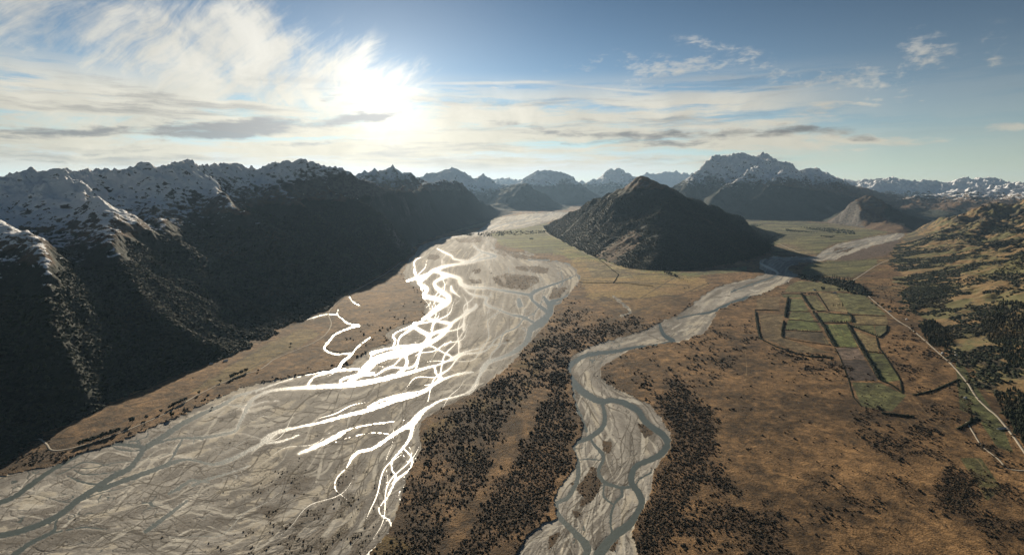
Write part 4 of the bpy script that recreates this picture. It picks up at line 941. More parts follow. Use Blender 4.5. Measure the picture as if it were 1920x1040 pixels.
# hills on the right
hill_foot = g2([(1702, 437), (1690, 450), (1668, 474), (1672, 510), (1680, 560), (1712, 596), (1755, 638), (1800, 685), (1845, 735), (1895, 785), (1960, 850), (2100, 985), (2250, 1130)]) + [(2600, 700), (4500, 900), (9000, 2500), (14000, 6500), (15000, 11500), (9900, 11500), (8500, 10300)]
mountain('hills', hill_foot, [[(1722, 424, 9600), (1760, 412, 8900), (1795, 402, 8300), (1815, 403, 8200), (1850, 391, 8400), (1885, 380, 8700), (1920, 368, 9000), (1980, 350, 9000), (2100, 325, 9000), (2300, 300, 9000)],
          [(1850, 391, 8400), (1835, 430, 6800), (1800, 470, 5700), (1760, 510, 4800)], [(1980, 350, 9000), (1960, 420, 6500), (1940, 470, 5000), (1890, 520, 4200), (1820, 560, 3700)],
          [(2300, 330, 6000), (2150, 430, 4200), (2050, 500, 3400), (1960, 570, 2900), (1880, 640, 2600)], [(2400, 500, 2800), (2200, 640, 2000), (2060, 760, 1750)], [(1795, 402, 8300), (1780, 430, 7400), (1740, 470, 6300), (1710, 510, 5000)]],
         44.0, 3, lambda x, y, z: (z - 880 + (y - 8000) * -.02) / 150.0, lambda x, y, z: fbm(x / 420, y / 420, 4, 88) * .9 + fbm(x / 90, y / 90, 3, 94) * .6 - .0, .9, 51, 1.25, 12, .012, rough=1.5,
         label='rolling hills patched with gold grass and dark bush at the right')
print('mountains', round(time.time() - T0, 1))
#VEG
# ------------------------------------------------------------------ heights anywhere
def zground(x, y):
    x = np.asarray(x, float); y = np.asarray(y, float)
    v = V0 + H * F / y; u = 960 + x / y * F
    z = bilin(ZZ, (v - VA) / DV, (u - UA) / DU)
    z = np.where((u < UA) | (u > UB) | (v > VB), 2.5, z)
    for k_ in ('mountain_range1', 'hills51', 'wooded_mountain21'):
        x0, y0, fc, hf = HM[k_]
        ok = (x > x0) & (y > y0) & (x < x0 + fc * (hf.shape[1] - 1)) & (y < y0 + fc * (hf.shape[0] - 1))
        z = np.where(ok, np.maximum(z, hsample(k_, x, y) - 1.0), z)
    return z
def onsheet(u, v):
    y = H * F / (np.asarray(v, float) - V0); return (np.asarray(u, float) - 960) / F * y, y
def bedat(u, v):
    return bilin(bed.astype(np.float32), (np.asarray(v) - VA) / DV, (np.asarray(u) - UA) / DU) > .2

# ------------------------------------------------------------------ foliage shapes
t_ = (1 + 5 ** .5) / 2
ICO_V = np.array([(-1, t_, 0), (1, t_, 0), (-1, -t_, 0), (1, -t_, 0), (0, -1, t_), (0, 1, t_), (0, -1, -t_), (0, 1, -t_), (t_, 0, -1), (t_, 0, 1), (-t_, 0, -1), (-t_, 0, 1)], np.float32)
ICO_V /= np.linalg.norm(ICO_V[0])
ICO_F = np.array([(0, 11, 5), (0, 5, 1), (0, 1, 7), (0, 7, 10), (0, 10, 11), (1, 5, 9), (5, 11, 4), (11, 10, 2), (10, 7, 6), (7, 1, 8), (3, 9, 4), (3, 4, 2), (3, 2, 6), (3, 6, 8), (3, 8, 9), (4, 9, 5), (2, 4, 11), (6, 2, 10), (8, 6, 7), (9, 8, 1)], np.int32)
rg_ = np.random.RandomState(5)
def blob_cloud(name, pos, rad, hgt, mat, jit=.46, cone=False, **kw):
    """one object made of many rough crowns"""
    n = len(pos)
    if n == 0: return None
    V = ICO_V[None] * (1 + jit * rg_.uniform(-1, 1, (n, 12, 1)))
    a = rg_.uniform(0, 2 * PI, n); ca, sa_ = np.cos(a)[:, None], np.sin(a)[:, None]
    x = V[:, :, 0] * ca - V[:, :, 1] * sa_; y = V[:, :, 0] * sa_ + V[:, :, 1] * ca; z = V[:, :, 2]
    if cone:
        k = np.clip(.62 - .55 * z, .05, 1.3); x, y = x * k, y * k
    P = np.stack([pos[:, 0:1] + x * rad[:, None], pos[:, 1:2] + y * rad[:, None], pos[:, 2:3] + (z + .8) * hgt[:, None] * .55], -1)
    Fc = ICO_F[None] + (np.arange(n) * 12)[:, None, None]
    tone = np.repeat(rg_.uniform(0, 1, n) ** 1.5, 12)
    me = fast_mesh(name, P.reshape(-1, 3), Fc.reshape(-1, 3), 3, {'tone': tone}, smooth=False)
    return link(name, me, mat, **kw)
def scatter_hill(key, spacing, cond, rmin, rmax, hmul):
    x0, y0, fc, hf = HM[key]
    nx = int(hf.shape[1] * fc / spacing); ny = int(hf.shape[0] * fc / spacing)
    gx_, gy_ = np.meshgrid(np.arange(nx), np.arange(ny))
    x = x0 + (gx_.ravel() + rg_.uniform(0, 1, nx * ny)) * spacing; y = y0 + (gy_.ravel() + rg_.uniform(0, 1, nx * ny)) * spacing
    z = hsample(key, x, y)
    u = 960 + x / np.maximum(y, 1) * F
    m = (y > 900) & (u > -260) & (u < 2180) & cond(x, y, z) & (z > 1.0)
    x, y, z = x[m], y[m], z[m]; r = rg_.uniform(rmin, rmax, len(x))
    return np.stack([x, y, z - 2.0], 1), r, r * hmul
# beech forest on the near left range
def condA(x, y, z):
    n = fbm(x / 300, y / 300, 3, 91)
    return (y < 3400) & (z < 430 + 90 * n + (y - 3000) * .04) & (n > -1.3)
p, r, h_ = scatter_hill('mountain_range1', 12.5, condA, 5.5, 9.5, 1.5)
p2, r2, h2 = scatter_hill('mountain_range1', 21.0, lambda x, y, z: (y >= 3400) & (y < 6600) & (z < 440 + 90 * fbm(x / 300, y / 300, 3, 91) + (y - 3000) * .04) & (fbm(x / 300, y / 300, 3, 91) > -1.2), 9, 14, 1.3)
blob_cloud('forest', np.concatenate([p, p2]), np.concatenate([r, r2]), np.concatenate([h_, h2]), M_FOREST, kind='stuff', label='dark beech forest covering the lower slopes of the left range')
print('forest', len(p), len(p2))
p, r, h_ = scatter_hill('wooded_mountain21', 20.0, lambda x, y, z: (z < 720 + 150 * fbm(x / 300, y / 300, 3, 92)) & (y < 12000) & ~(in_scree(x, y, z) & (rg_.uniform(0, 1, x.shape) < .9)) & (fbm(x / 200, y / 200, 2, 93) > -.8), 6, 10, 1.2)
blob_cloud('forest', p, r, h_, M_FOREST, kind='stuff', label='dark forest covering the pyramid-shaped hill between the rivers')
def hillbush(x, y):
    return fbm(x / 420, y / 420, 4, 88) * .9 + fbm(x / 90, y / 90, 3, 94) * .6
p, r, h_ = scatter_hill('hills51', 15.0, lambda x, y, z: (y < 7500) & (hillbush(x, y) > .02) & (rg_.uniform(0, 1, x.shape) < np.clip(3400 / y, .25, 1)), 5, 9, 1.1)
r *= np.clip(p[:, 1] / 3400, 1, 1.7)
blob_cloud('bush', p, r, h_, M_FOREST, kind='stuff', label='dark bush in patches over the rolling hills at the right')
print('hill bush', len(p))
# plantation conifers at the foot of the right hills
def fill_pts(poly, n):
    a = np.array(poly, float); lo, hi = a.min(0), a.max(0); out = []
    while len(out) < n:
        u, v = rg_.uniform(lo[0], hi[0]), rg_.uniform(lo[1], hi[1]); c = False; j = len(a) - 1
        for i in range(len(a)):
            if (a[i, 1] > v) != (a[j, 1] > v) and u < (a[j, 0] - a[i, 0]) * (v - a[i, 1]) / (a[j, 1] - a[i, 1]) + a[i, 0]: c = not c
            j = i
        if c: out.append((u, v))
    return np.array(out)
def plantation(polys, label, r0=4.0, r1=6.5, cone=True, hm=3.2, name='conifer_plantation', mat=None):
    P_ = []; 
    for poly, n in polys: P_.append(fill_pts(poly, n))
    uv = np.concatenate(P_); x, y = onsheet(uv[:, 0], uv[:, 1]); z = zground(x, y); r = rg_.uniform(r0, r1, len(x)) * np.clip(y / 2600, .9, 2.4)
    blob_cloud(name, np.stack([x, y, z - 1], 1), r, r * hm, mat or M_FOREST, cone=cone, jit=.2, kind='stuff', label=label)
plantation([([(1722, 612), (1748, 604), (1790, 640), (1775, 652), (1745, 650)], 420)], 'small dark conifer plantation right beside the straight valley road')
plantation([([(1836, 628), (1880, 600), (1980, 640), (1990, 720), (1930, 720), (1880, 690)], 1300)], 'dark conifer plantation on the lower slope of the right hills')
plantation([([(1862, 740), (1900, 735), (2020, 820), (2060, 920), (1970, 900), (1890, 800)], 1100)], 'dark conifer plantation at the bottom right beside the road')
plantation([([(1498, 517), (1540, 520), (1600, 530), (1640, 556), (1600, 552), (1560, 534), (1500, 524)], 330)], 'dark tree belt curving round the far side of the green paddocks', 4, 7, False, 1.8, 'tree_belt')
plantation([([(893, 437), (925, 433), (1000, 433), (1040, 430), (1040, 434), (990, 440), (900, 444)], 260), ([(860, 438), (890, 438), (885, 443)], 40)], 'dark belts of trees on the far green flats beside the wide river', 3, 5, False, 1.3, 'tree_belt')
plantation([([(1472, 429), (1490, 432), (1540, 437), (1475, 434)], 130), ([(1500, 426), (1560, 428), (1600, 433), (1605, 440), (1570, 438), (1530, 432)], 330), ([(1400, 420), (1430, 421), (1425, 425), (1400, 424)], 60), ([(1535, 443), (1570, 443), (1560, 446)], 50), ([(1690, 540), (1800, 548), (1920, 545), (1920, 556), (1800, 560), (1700, 552)], 500)],
           'dark shelter belts across the far plain right of the pyramid hill', 3, 5, False, 1.3, 'tree_belt')
# ------------------------------------------------------------------ scrub over the plains
cell_area = (YY / F * DU) * (YY * YY / (H * F) * DV)
pr = dens * np.minimum(cell_area / 11.0, 0.42)
pick = (rg_.uniform(0, 1, pr.shape) < pr) & (VV > 430) & (VV < 1120) & (UU > -200) & (UU < 2150) & ~bed
ri, ci = np.nonzero(pick)
x = XX[ri, ci] + 0; y = YY[ri, ci] + 0; sc_ = np.sqrt(np.maximum(cell_area[ri, ci] / 11.0 / 0.42, 1.0))
r = (.75 + 2.3 * rg_.uniform(0, 1, len(x)) ** 2.2) * np.minimum(sc_, 2.2)
keep_big = (VV[ri, ci] > 760) & (r > 2.1) & (dens[ri, ci] < .3)
idx = np.nonzero(keep_big)[0]; rg_.shuffle(idx)
solo = idx[:170]
mask = np.ones(len(x), bool); mask[solo] = False
zz = zground(x, y)
blob_cloud('scrub', np.stack([x, y, zz - .4], 1)[mask], r[mask], r[mask] * 1.15, M_SCRUB, kind='stuff', label='dark scrub in clumps and belts over the brown plains')
print('scrub', mask.sum())
# scrub dots standing on the gravel
pg = (veg * dots + isl * .8) * np.minimum(cell_area / 30.0, .10) * bed * (CHn < -1)
ri2, ci2 = np.nonzero((rg_.uniform(0, 1, pg.shape) < pg * .55) & (VV > 500) & (VV < 1120))
xg, yg = XX[ri2, ci2], YY[ri2, ci2]; rr = rg_.uniform(1.0, 2.4, len(xg)) * np.clip(yg / 1700, 1, 2)
blob_cloud('scrub', np.stack([xg, yg, ZZ[ri2, ci2] - .2], 1), rr, rr, M_SCRUB, kind='stuff', label='low dark scrub growing on the gravel bars')

# ------------------------------------------------------------------ single shrubs
def leafy(name, lobes, leaves, size, seed, cone=False, mat=None, jit=.3):
    """lumpy crown: overlapping lobes plus loose leaf clumps"""
    rs = np.random.RandomState(seed); V = []; Fc = []; nv = 0
    for (cx, cy, cz, r, hz) in lobes:
        vv = ICO_V * (1 + jit * rs.uniform(-1, 1, (12, 1))) * np.array([r, r, hz]) + np.array([cx, cy, cz])
        V.append(vv); Fc.append(ICO_F + nv); nv += 12
    for i in range(leaves):
        l = lobes[rs.randint(len(lobes))]; d = rs.normal(size=3); d /= np.linalg.norm(d)
        c = np.array(l[:3]) + d * np.array([l[3], l[3], l[4]]) * rs.uniform(.85, 1.25)
        a = rs.normal(size=3); a /= np.linalg.norm(a); b = np.cross(a, d) ; b /= np.linalg.norm(b) + 1e-6
        s = size * rs.uniform(.6, 1.4)
        V.append(np.array([c - a * s, c + b * s, c + a * s])); Fc.append(np.array([[nv, nv + 1, nv + 2]])); nv += 3
    return fast_mesh(name, np.concatenate(V), np.concatenate(Fc), 3, smooth=False)
SHR = []
for i in range(4):
    rs = np.random.RandomState(40 + i)
    lobes = [(rs.uniform(-.55, .55), rs.uniform(-.55, .55), rs.uniform(.25, .6), rs.uniform(.4, .6), rs.uniform(.35, .5)) for _ in range(6)]
    SHR.append(leafy('shrub', lobes, 90, .16, i)); SHR[-1].materials.append(M_SHRUB)
def zone(u, v):
    if u < 960: return ('dark shrub on the brown land between the two rivers, nearer the wide braided river', 'shrubs on the land between the rivers')
    if u < 1080 and v < 940: return ('dark shrub on the brown strip close along the left bank of the narrow river', 'shrubs left of the narrow river')
    if u < 1420: return ('dark shrub on the tawny ground just right of the narrow river', 'shrubs right of the narrow river')
    if v < 860: return ('dark shrub on the open orange-brown plain below the green paddocks', 'shrubs below the paddocks')
    return ('dark shrub on the brown plain in the bottom right of the view', 'shrubs at the bottom right')
for q_, i in enumerate(solo):
    me = SHR[q_ % 4]; lb, gr = zone(float(UU[ri[i], ci[i]]), float(VV[ri[i], ci[i]]))
    o = link('shrub', me, None, label=lb, cat='shrub', group=gr, loc=(float(x[i]), float(y[i]), float(zz[i]) - .3))
    s = float(r[i]) * 1.9; o.scale = (s, s, s * .95); o.rotation_euler = (0, 0, rg_.uniform(0, 6.28))

# ------------------------------------------------------------------ trees (trunk and crown)
def trunk_mesh(h, r0):
    n = 6; V = []; 
    for k_, (z, rr_) in enumerate([(0, r0), (h * .5, r0 * .7), (h, r0 * .3)]):
        for j in range(n): V.append((rr_ * math.cos(j * 2 * PI / n), rr_ * math.sin(j * 2 * PI / n), z))
    Fc = [(a * n + j, a * n + (j + 1) % n, (a + 1) * n + (j + 1) % n, (a + 1) * n + j) for a in range(2) for j in range(n)]
    # two limbs
    for s in (-1, 1):
        b = len(V); p0 = np.array([0, 0, h * .45]); p1 = np.array([s * h * .25, s * h * .1, h * .8])
        for pt, w_ in ((p0, r0 * .4), (p1, r0 * .15)):
            for dx_, dy_ in ((-1, -1), (1, -1), (1, 1), (-1, 1)): V.append(tuple(pt + np.array([dx_ * w_, dy_ * w_, 0])))
        Fc += [(b + j, b + (j + 1) % 4, b + 4 + (j + 1) % 4, b + 4 + j) for j in range(4)]
    me = fast_mesh('trunk', np.array(V), np.array(Fc), 4); me.materials.append(M_TRUNK); return me
TR = trunk_mesh(.8, .035)
def crown(kind, seed):
    rs = np.random.RandomState(seed)
    if kind == 'poplar':
        lobes = [(rs.uniform(-.03, .03), rs.uniform(-.03, .03), .16 + .1 * k_, .10 * (1 - abs(k_ - 3.5) / 6.5), .10) for k_ in range(9)]
    elif kind == 'conifer':
        lobes = [(rs.uniform(-.03, .03), rs.uniform(-.03, .03), .15 + .1 * k_, .26 * (1 - k_ / 8.8), .09) for k_ in range(9)]
    else:
        lobes = [(rs.uniform(-.28, .28), rs.uniform(-.28, .28), rs.uniform(.42, .82), rs.uniform(.18, .27), rs.uniform(.14, .22)) for _ in range(9)]
    me = leafy('crown', lobes, 160, .045, seed); me.materials.append(M_TREE); return me
CR = {k_: [crown(k_, 60 + i) for i in range(3)] for k_ in ('poplar', 'conifer', 'broad')}
NM = {'poplar': 'poplar_tree', 'conifer': 'conifer_tree', 'broad': 'broadleaf_tree'}
def tree(kind, u, v, h, label, group):
    xx, yy = onsheet(u, v); zt = float(zground(xx, yy)) - .3
    o = bpy.data.objects.new(NM[kind], None); COL.objects.link(o); o.location = (float(xx), float(yy), zt); o.empty_display_size = 1
    o['label'] = label; o['category'] = 'tree'
    if group: o['group'] = group
    s = h * rg_.uniform(.85, 1.15); rz = rg_.uniform(0, 6.28)
    for nm, me in (('trunk', TR), ('crown', CR[kind][rg_.randint(3)])):
        c = bpy.data.objects.new(nm, me); COL.objects.link(c); c.parent = o; c.scale = (s, s, s); c.rotation_euler = (0, 0, rz)
def row(kind, a, b, n, h, label, group, j=1.2):
    for i in range(n):
        t = (i + rg_.uniform(-.25, .25)) / max(n - 1, 1)
        tree(kind, a[0] + (b[0] - a[0]) * t + rg_.uniform(-j, j), a[1] + (b[1] - a[1]) * t + rg_.uniform(-j, j) * .4, h, label, group)
row('broad', (148, 837), (224, 811), 20, 15, 'dark bushy tree in the long riverbank row by the left road bend', 'tree row by the left road bend', 2)
row('broad', (317, 768), (350, 752), 8, 15, 'dark tree in the short middle row along the left valley road', 'short tree row on the left road')
row('broad', (432, 711), (463, 698), 8, 17, 'dark tree in the far row standing on the left valley road', 'far tree row on the left road')
for (u, v, hh, lb) in [(248, 795, 22, 'tallest lone tree beside the left road, just past the long riverbank row'), (274, 787, 15, 'small lone tree by the left road between the long row and the pair'),
                       (302, 775, 16, 'lone dark tree on the field side of the left road, nearest before the middle row'), (322, 783, 16, 'round dark tree at the very edge of the gravel left of the wide river'),
                       (373, 740, 13, 'small tree by the left road just past the middle row'), (413, 718, 13, 'small tree standing in the field short of the far row'), (545, 648, 12, 'small tree by the left road near the forest corner'),
                       (397, 766, 9, 'lone dark bushy tree out on the pale gravel of the wide river'), (484, 697, 10, 'small tree on the river side of the left road past the far row'),
                       (1543, 546, 30, 'large round tree alone in the far pasture, left of a similar one'), (1573, 547, 26, 'large round tree alone in the far pasture, right of a similar one')]:
    tree('broad', u, v, hh, lb, None)
row('poplar', (1562, 522), (1597, 528), 13, 30, 'tall slim poplar in the row at the back of the paddocks', 'poplar row behind the paddocks')
row('poplar', (1562, 575), (1582, 575), 6, 22, 'dark tree in the short row in the middle of the striped pasture', 'short row in the striped pasture')
row('conifer', (1561, 604), (1597, 605), 14, 13, 'small pointed tree in the row behind the bright green paddock', 'small row behind the bright green paddock')
row('conifer', (1600, 613), (1648, 633), 16, 13, 'small pointed tree in the slanting row right of the bright green paddock', 'slanting row right of the green paddock')
row('conifer', (1626, 660), (1656, 663), 9, 9, 'tiny tree on the near edge of the tan field', 'tiny trees edging the tan field')
row('conifer', (1480, 619), (1540, 623), 10, 9, 'tiny tree on the hedge above the dark brown field', 'tiny trees above the dark brown field')
row('broad', (1503, 553), (1530, 553), 8, 14, 'low dark tree at the top end of the long hedge', 'trees at the top of the long hedge')
row('broad', (1250, 512), (1268, 521), 8, 24, 'dark tree in the clump at the foot of the pyramid hill', 'clump at the foot of the pyramid hill', 4)
row('broad', (1640, 570), (1700, 592), 16, 16, 'dark tree among the farm buildings where the road reaches the hills', 'trees round the roadside farms', 7)
row('broad', (1600, 530), (1632, 556), 18, 22, 'big dark tree in the grove at the right end of the far tree belt', 'grove at the end of the far belt', 7)
for (u, v, hh, lb) in [(1797, 726, 24, 'tall dark conifer at the left of the farmyard group by the gully'), (1812, 738, 26, 'tallest conifer in the farmyard group by the gully'), (1824, 732, 22, 'conifer at the right of the farmyard group by the gully'),
                       (1822, 790, 24, 'dark conifer casting a long shadow at the mouth of the near gully')]:
    tree('conifer', u, v, hh, lb, None)

# ------------------------------------------------------------------ hedges
def hedge(pts, wd, hh, label):
    wd *= .8; hh *= .85
    """a lumpy belt of foliage along a line given on the sheet; width and height in metres"""
    p_ = [gp(u, v) for u, v in pts]; P_ = []; Rr = []; Hh = []
    for i in range(len(p_) - 1):
        a, b = np.array(p_[i][:2]), np.array(p_[i+1][:2]); L = np.linalg.norm(b - a); n = max(2, int(L / (wd * .42)))
        for k_ in range(n):
            c = a + (b - a) * (k_ + rg_.uniform(-.3, .3)) / n + rg_.uniform(-.25, .25, 2) * wd
            P_.append((c[0], c[1], 0)); Rr.append(wd * rg_.uniform(.4, .68)); Hh.append(hh * rg_.uniform(.7, 1.25))
    P_ = np.array(P_); P_[:, 2] = zground(P_[:, 0], P_[:, 1]) - .5
    o = blob_cloud('hedge', P_, np.array(Rr), np.array(Hh), M_HEDGE, jit=.3, label=label, cat='hedge')
    return o
HG = [([(1478, 559), (1475, 575), (1472, 596)], 13, 12, 'thick dark hedge down the left side of the green paddocks, upper half'),
 ([(1470, 603), (1467, 618), (1466, 632)], 10, 9, 'dark hedge continuing the left paddock hedge down beside the brown field'),
 ([(1503, 552), (1511, 566), (1522, 580)], 12, 13, 'dark hedge running down from the low trees between the two upper green paddocks'),
 ([(1525, 585), (1534, 600), (1543, 610), (1552, 628), (1565, 650)], 13, 13, 'longest dark hedge slanting down left of the bright green paddock'),
 ([(1532, 549), (1543, 566), (1554, 584)], 4, 5, 'thin hedge between the tan striped field and the paddock left of it'),
 ([(1590, 588), (1597, 596), (1598, 605)], 11, 11, 'short thick hedge between the green strip and the tan field'),
 ([(1589, 608), (1603, 634), (1618, 660), (1632, 682), (1648, 712)], 12, 12, 'long dark hedge slanting down beside the ploughed field'),
 ([(1465, 552), (1484, 551), (1503, 552)], 4, 4, 'thin hedge along the top of the small green paddock'),
 ([(1416, 582), (1438, 582), (1461, 583)], 11, 6, 'broad low hedge crossing left of the paddocks'), ([(1417, 585), (1420, 610), (1426, 636)], 13, 8, 'dark scrubby hedge on the outer left edge of the paddocks'),
 ([(1426, 636), (1457, 652), (1490, 662), (1515, 669), (1563, 671)], 12, 7, 'curving scrubby hedge round the lower left of the paddocks'),
 ([(1477, 600), (1500, 601), (1530, 604)], 3, 4, 'thin hedge between the first two green paddocks'), ([(1530, 604), (1560, 606), (1590, 607)], 4, 5, 'thin hedge along the back of the bright green paddock'),
 ([(1470, 619), (1500, 621), (1541, 623)], 3, 4, 'thin hedge along the top of the dark brown field'), ([(1468, 634), (1500, 640), (1559, 648)], 3, 4, 'thin hedge along the bottom of the dark brown field'),
 ([(1564, 650), (1585, 652), (1609, 653)], 3, 3, 'thin hedge between the bright green paddock and the bare field'), ([(1565, 652), (1575, 670), (1592, 716), (1600, 745), (1615, 762)], 4, 3, 'thin hedge down the left of the bare and ploughed fields'),
 ([(1593, 610), (1620, 621), (1649, 634)], 7, 7, 'dark hedge under the slanting row of small trees'), ([(1649, 634), (1662, 623), (1664, 611)], 8, 8, 'short dark hedge round the corner of the small dull paddock'),
 ([(1601, 609), (1635, 610), (1664, 610)], 3, 3, 'thin hedge along the lower edge of the tan field at the road side'), ([(1624, 660), (1640, 661), (1657, 663)], 4, 4, 'thin hedge between the tan field and the green strip'),
 ([(1643, 633), (1648, 654), (1657, 664), (1672, 688), (1688, 713), (1692, 738)], 5, 5, 'long thin hedge on the right side of the green strip'), ([(1476, 584), (1500, 584), (1519, 585)], 3, 4, 'thin hedge between two upper left paddocks'),
 ([(1532, 584), (1545, 584), (1557, 588), (1575, 590), (1592, 591)], 6, 6, 'dark hedge along the foot of the tan striped field'), ([(1592, 591), (1630, 592), (1660, 594)], 3, 4, 'thin hedge dividing the striped pasture from the tan field'),
 ([(1609, 577), (1640, 580), (1659, 583)], 3, 3, 'thin hedge across the wide pasture by the road'), ([(1648, 713), (1670, 722), (1692, 738)], 7, 7, 'dark scrubby hedge at the lower end of the green strip'),
 ([(1712, 742), (1750, 734), (1775, 722), (1800, 712)], 9, 6, 'dark gully hedge winding from the road to the paddocks'), ([(1795, 806), (1815, 796), (1832, 784)], 10, 7, 'dark gully hedge in the lower pasture near the road'),
 ([(1655, 776), (1690, 780), (1716, 782)], 9, 8, 'dark bushy hedge across the top of the scrub patch'), ([(1088, 530), (1180, 532), (1225, 537)], 7, 5, 'long low hedge crossing the plain left of the pyramid hill foot'),
 ([(1118, 483), (1135, 495), (1150, 508), (1160, 515), (1155, 524), (1150, 531)], 8, 5, 'winding line of bushes along a creek on the plain below the pyramid hill')]
for a in HG: hedge(*a)

# ------------------------------------------------------------------ roads and tracks
def road(pts, wd, label, mat=M_ROAD):
    wd *= .85
    p_ = smooth_line([(u, v) for u, v in pts], 10); xy = np.array([onsheet(u, v) for u, v in p_])
    d = np.linalg.norm(np.diff(xy, axis=0), axis=1); s = np.concatenate([[0], np.cumsum(d)]); n = int(s[-1] / 12) + 2
    tt = np.linspace(0, s[-1], n); xy = np.stack([np.interp(tt, s, xy[:, 0]), np.interp(tt, s, xy[:, 1])], 1)
    tg = np.gradient(xy, axis=0); tg /= np.linalg.norm(tg, axis=1)[:, None] + 1e-6; nr_ = np.stack([-tg[:, 1], tg[:, 0]], 1)
    zc = zground(xy[:, 0], xy[:, 1]); L_, R_ = xy + nr_ * wd / 2, xy - nr_ * wd / 2
    zc = np.maximum(zc, np.maximum(zground(L_[:, 0], L_[:, 1]), zground(R_[:, 0], R_[:, 1]))) + .55
    V = np.zeros((n, 4, 3)); V[:, 1, :2] = L_; V[:, 2, :2] = R_; V[:, 1, 2] = zc; V[:, 2, 2] = zc
    V[:, 0, :2] = L_ + nr_ * 1.2; V[:, 3, :2] = R_ - nr_ * 1.2; V[:, 0, 2] = zc - 1.6; V[:, 3, 2] = zc - 1.6
    Fc = [(i * 4 + j, i * 4 + j + 1, i * 4 + j + 5, i * 4 + j + 4) for i in range(n - 1) for j in range(3)]
    link('road', fast_mesh('road', V.reshape(-1, 3), np.array(Fc), 4), mat, kind='structure', label=label)
road([(50, 829), (72, 823), (87, 834), (100, 845), (147, 838), (227, 812), (317, 773), (367, 743), (437, 710), (486, 694), (516, 673), (553, 658), (588, 643), (611, 627), (621, 608), (616, 590), (622, 578), (641, 560), (670, 543), (720, 515), (752, 492)], 6, 'pale gravel road along the foot of the left range')
road([(1598, 527), (1645, 497), (1668, 487)], 9, 'pale straight road crossing the far plain')
road([(1628, 555), (1640, 566), (1660, 582), (1681, 600), (1712, 620), (1752, 655), (1782, 682), (1812, 716), (1832, 747), (1850, 765), (1870, 782), (1895, 812), (1920, 847), (1960, 905)], 8, 'pale straight road between the paddocks and the right hills')
road([(1812, 792), (1825, 812), (1842, 838), (1872, 862), (1890, 880), (1925, 884)], 5, 'second pale track across the lower right pasture')
road([(1782, 682), (1794, 672), (1790, 661), (1778, 657)], 4, 'short pale farm drive looping above the road')
road([(1459, 457), (1480, 466), (1500, 474)], 12, 'pale track across the far plain beyond the narrow river')
road([(310, 580), (311, 581)], 3, 'x') if False else None
road([(1018, 428), (1030, 441), (1062, 456), (1100, 476), (1130, 489), (1165, 503), (1210, 511)], 9, 'pale track round the left foot of the pyramid hill')

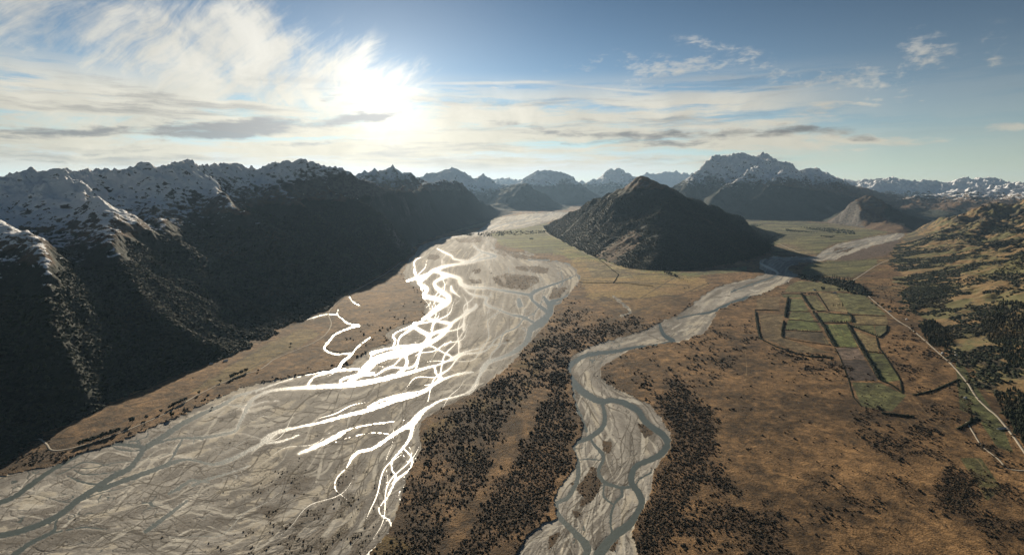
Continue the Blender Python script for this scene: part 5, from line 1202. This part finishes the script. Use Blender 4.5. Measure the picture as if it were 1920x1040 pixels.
# ------------------------------------------------------------------ farm buildings
M_WALL = plain_mat('white_weatherboard', (.72, .70, .66), (.80, .78, .74), .3, .7)
M_ROOF = plain_mat('iron_roof', (.45, .46, .47), (.60, .60, .60), .3, .5)
M_DOOR = plain_mat('dark_joinery', (.05, .05, .05), (.08, .07, .06), .5)
def box(x0, x1, y0, y1, z0, z1):
    V = [(x, y, z) for z in (z0, z1) for x, y in ((x0, y0), (x1, y0), (x1, y1), (x0, y1))]
    return V, [(0, 3, 2, 1), (4, 5, 6, 7), (0, 1, 5, 4), (1, 2, 6, 5), (2, 3, 7, 6), (3, 0, 4, 7)]
def house(u, v, L, Wd, hgt, rz, label, name='farmhouse', cat='house'):
    x, y = onsheet(u, v); o = bpy.data.objects.new(name, None); COL.objects.link(o)
    o.location = (float(x), float(y), float(zground(x, y)) - .3); o.rotation_euler = (0, 0, rz); o['label'] = label; o['category'] = cat
    V, Fc = box(-L/2, L/2, -Wd/2, Wd/2, 0, hgt)
    g = len(V); V += [(-L/2, 0, hgt + Wd * .3), (L/2, 0, hgt + Wd * .3)]
    me = bpy.data.meshes.new('wall'); me.from_pydata(V, [], Fc + [(4, 7, g), (5, g + 1, 6)]); link('wall', me, M_WALL, parent=o)
    e = .6; rz_ = hgt + Wd * .3 + .12; sl_ = Wd * .3 / (Wd / 2)
    V = []
    for dz_ in (0.05, .3):
        for xx_ in (-L/2 - e, L/2 + e):
            V += [(xx_, -Wd/2 - e, hgt - e * sl_ + dz_), (xx_, 0, rz_ + dz_ - .12), (xx_, Wd/2 + e, hgt - e * sl_ + dz_)]
    me = bpy.data.meshes.new('roof'); me.from_pydata(V, [], [(6, 9, 10, 7), (7, 10, 11, 8), (0, 1, 4, 3), (1, 2, 5, 4), (0, 3, 9, 6), (2, 8, 11, 5), (0, 6, 7, 1), (1, 7, 8, 2), (3, 4, 10, 9), (4, 5, 11, 10)]); rf = link('roof', me, M_ROOF, parent=o)
    V, Fc = box(-L * .3, -L * .3 + .9, -.45, .45, hgt + .2, rz_ + 1.3); me = bpy.data.meshes.new('chimney'); me.from_pydata(V, [], Fc); link('chimney', me, M_WALL, parent=rf)
    V, Fc = box(-.6, .6, -Wd/2 - .05, -Wd/2 + .02, 0.02, 2.1); me = bpy.data.meshes.new('door'); me.from_pydata(V, [], Fc); link('door', me, M_DOOR, parent=o)
    for xx_ in (-L * .32, L * .28):
        V, Fc = box(xx_ - .9, xx_ + .9, -Wd/2 - .05, -Wd/2 + .02, 1.0, 2.1); me = bpy.data.meshes.new('window'); me.from_pydata(V, [], Fc); link('window', me, M_DOOR, parent=o)
for a in [(1565, 550, 26, 14, 4, .3, 'white farm building at the head of the striped field in the paddocks'), (1527, 544, 24, 12, 4, .1, 'pale farm building on the far pasture, left of the two big round trees'),
          (423, 678, 18, 10, 4, .6, 'small farmhouse against the forest edge on the left plain, right of its neighbour'), (396, 684, 16, 9, 4, .2, 'small farmhouse half hidden at the forest edge, left of its neighbour'),
          (1767, 664, 18, 10, 4, .8, 'white farmhouse just above the straight road at the right'), (1794, 668, 14, 8, 4, -.3, 'small white shed by the looping drive above the road'),
          (1878, 805, 34, 6, 3, .2, 'long white low shed beside the road in the bottom right pasture', 'farm_shed', 'shed'), (1810, 748, 14, 8, 3.5, .5, 'small pale building behind the farmyard conifers'),
          (996, 448, 60, 26, 7, .1, 'pale farm building on the far green flats by the wide river'), (1668, 585, 22, 12, 4, .4, 'pale farmhouse among the trees where the road meets the hills'),
          (1700, 600, 16, 9, 4, 1.0, 'small pale farmhouse right of the road near the hill foot')]:
    house(*a)
print('veg', round(time.time() - T0, 1))

# ------------------------------------------------------------------ haze: one closed box of even thin air
def haze(density):
    V, Fc = box(-85000, 85000, -4000, 63000, -45, 2450)
    me = bpy.data.meshes.new('haze'); me.from_pydata(V, [], Fc)
    m = bpy.data.materials.new('haze'); m.use_nodes = True; n = m.node_tree.nodes; n.clear()
    vo = n.new('ShaderNodeVolumePrincipled'); vo.inputs['Color'].default_value = (.46, .70, 1.0, 1); vo.inputs['Density'].default_value = density
    vo.inputs['Anisotropy'].default_value = .35
    ou = n.new('ShaderNodeOutputMaterial'); m.node_tree.links.new(vo.outputs[0], ou.inputs['Volume'])
    link('haze', me, m, kind='stuff')
haze(7.0e-6)
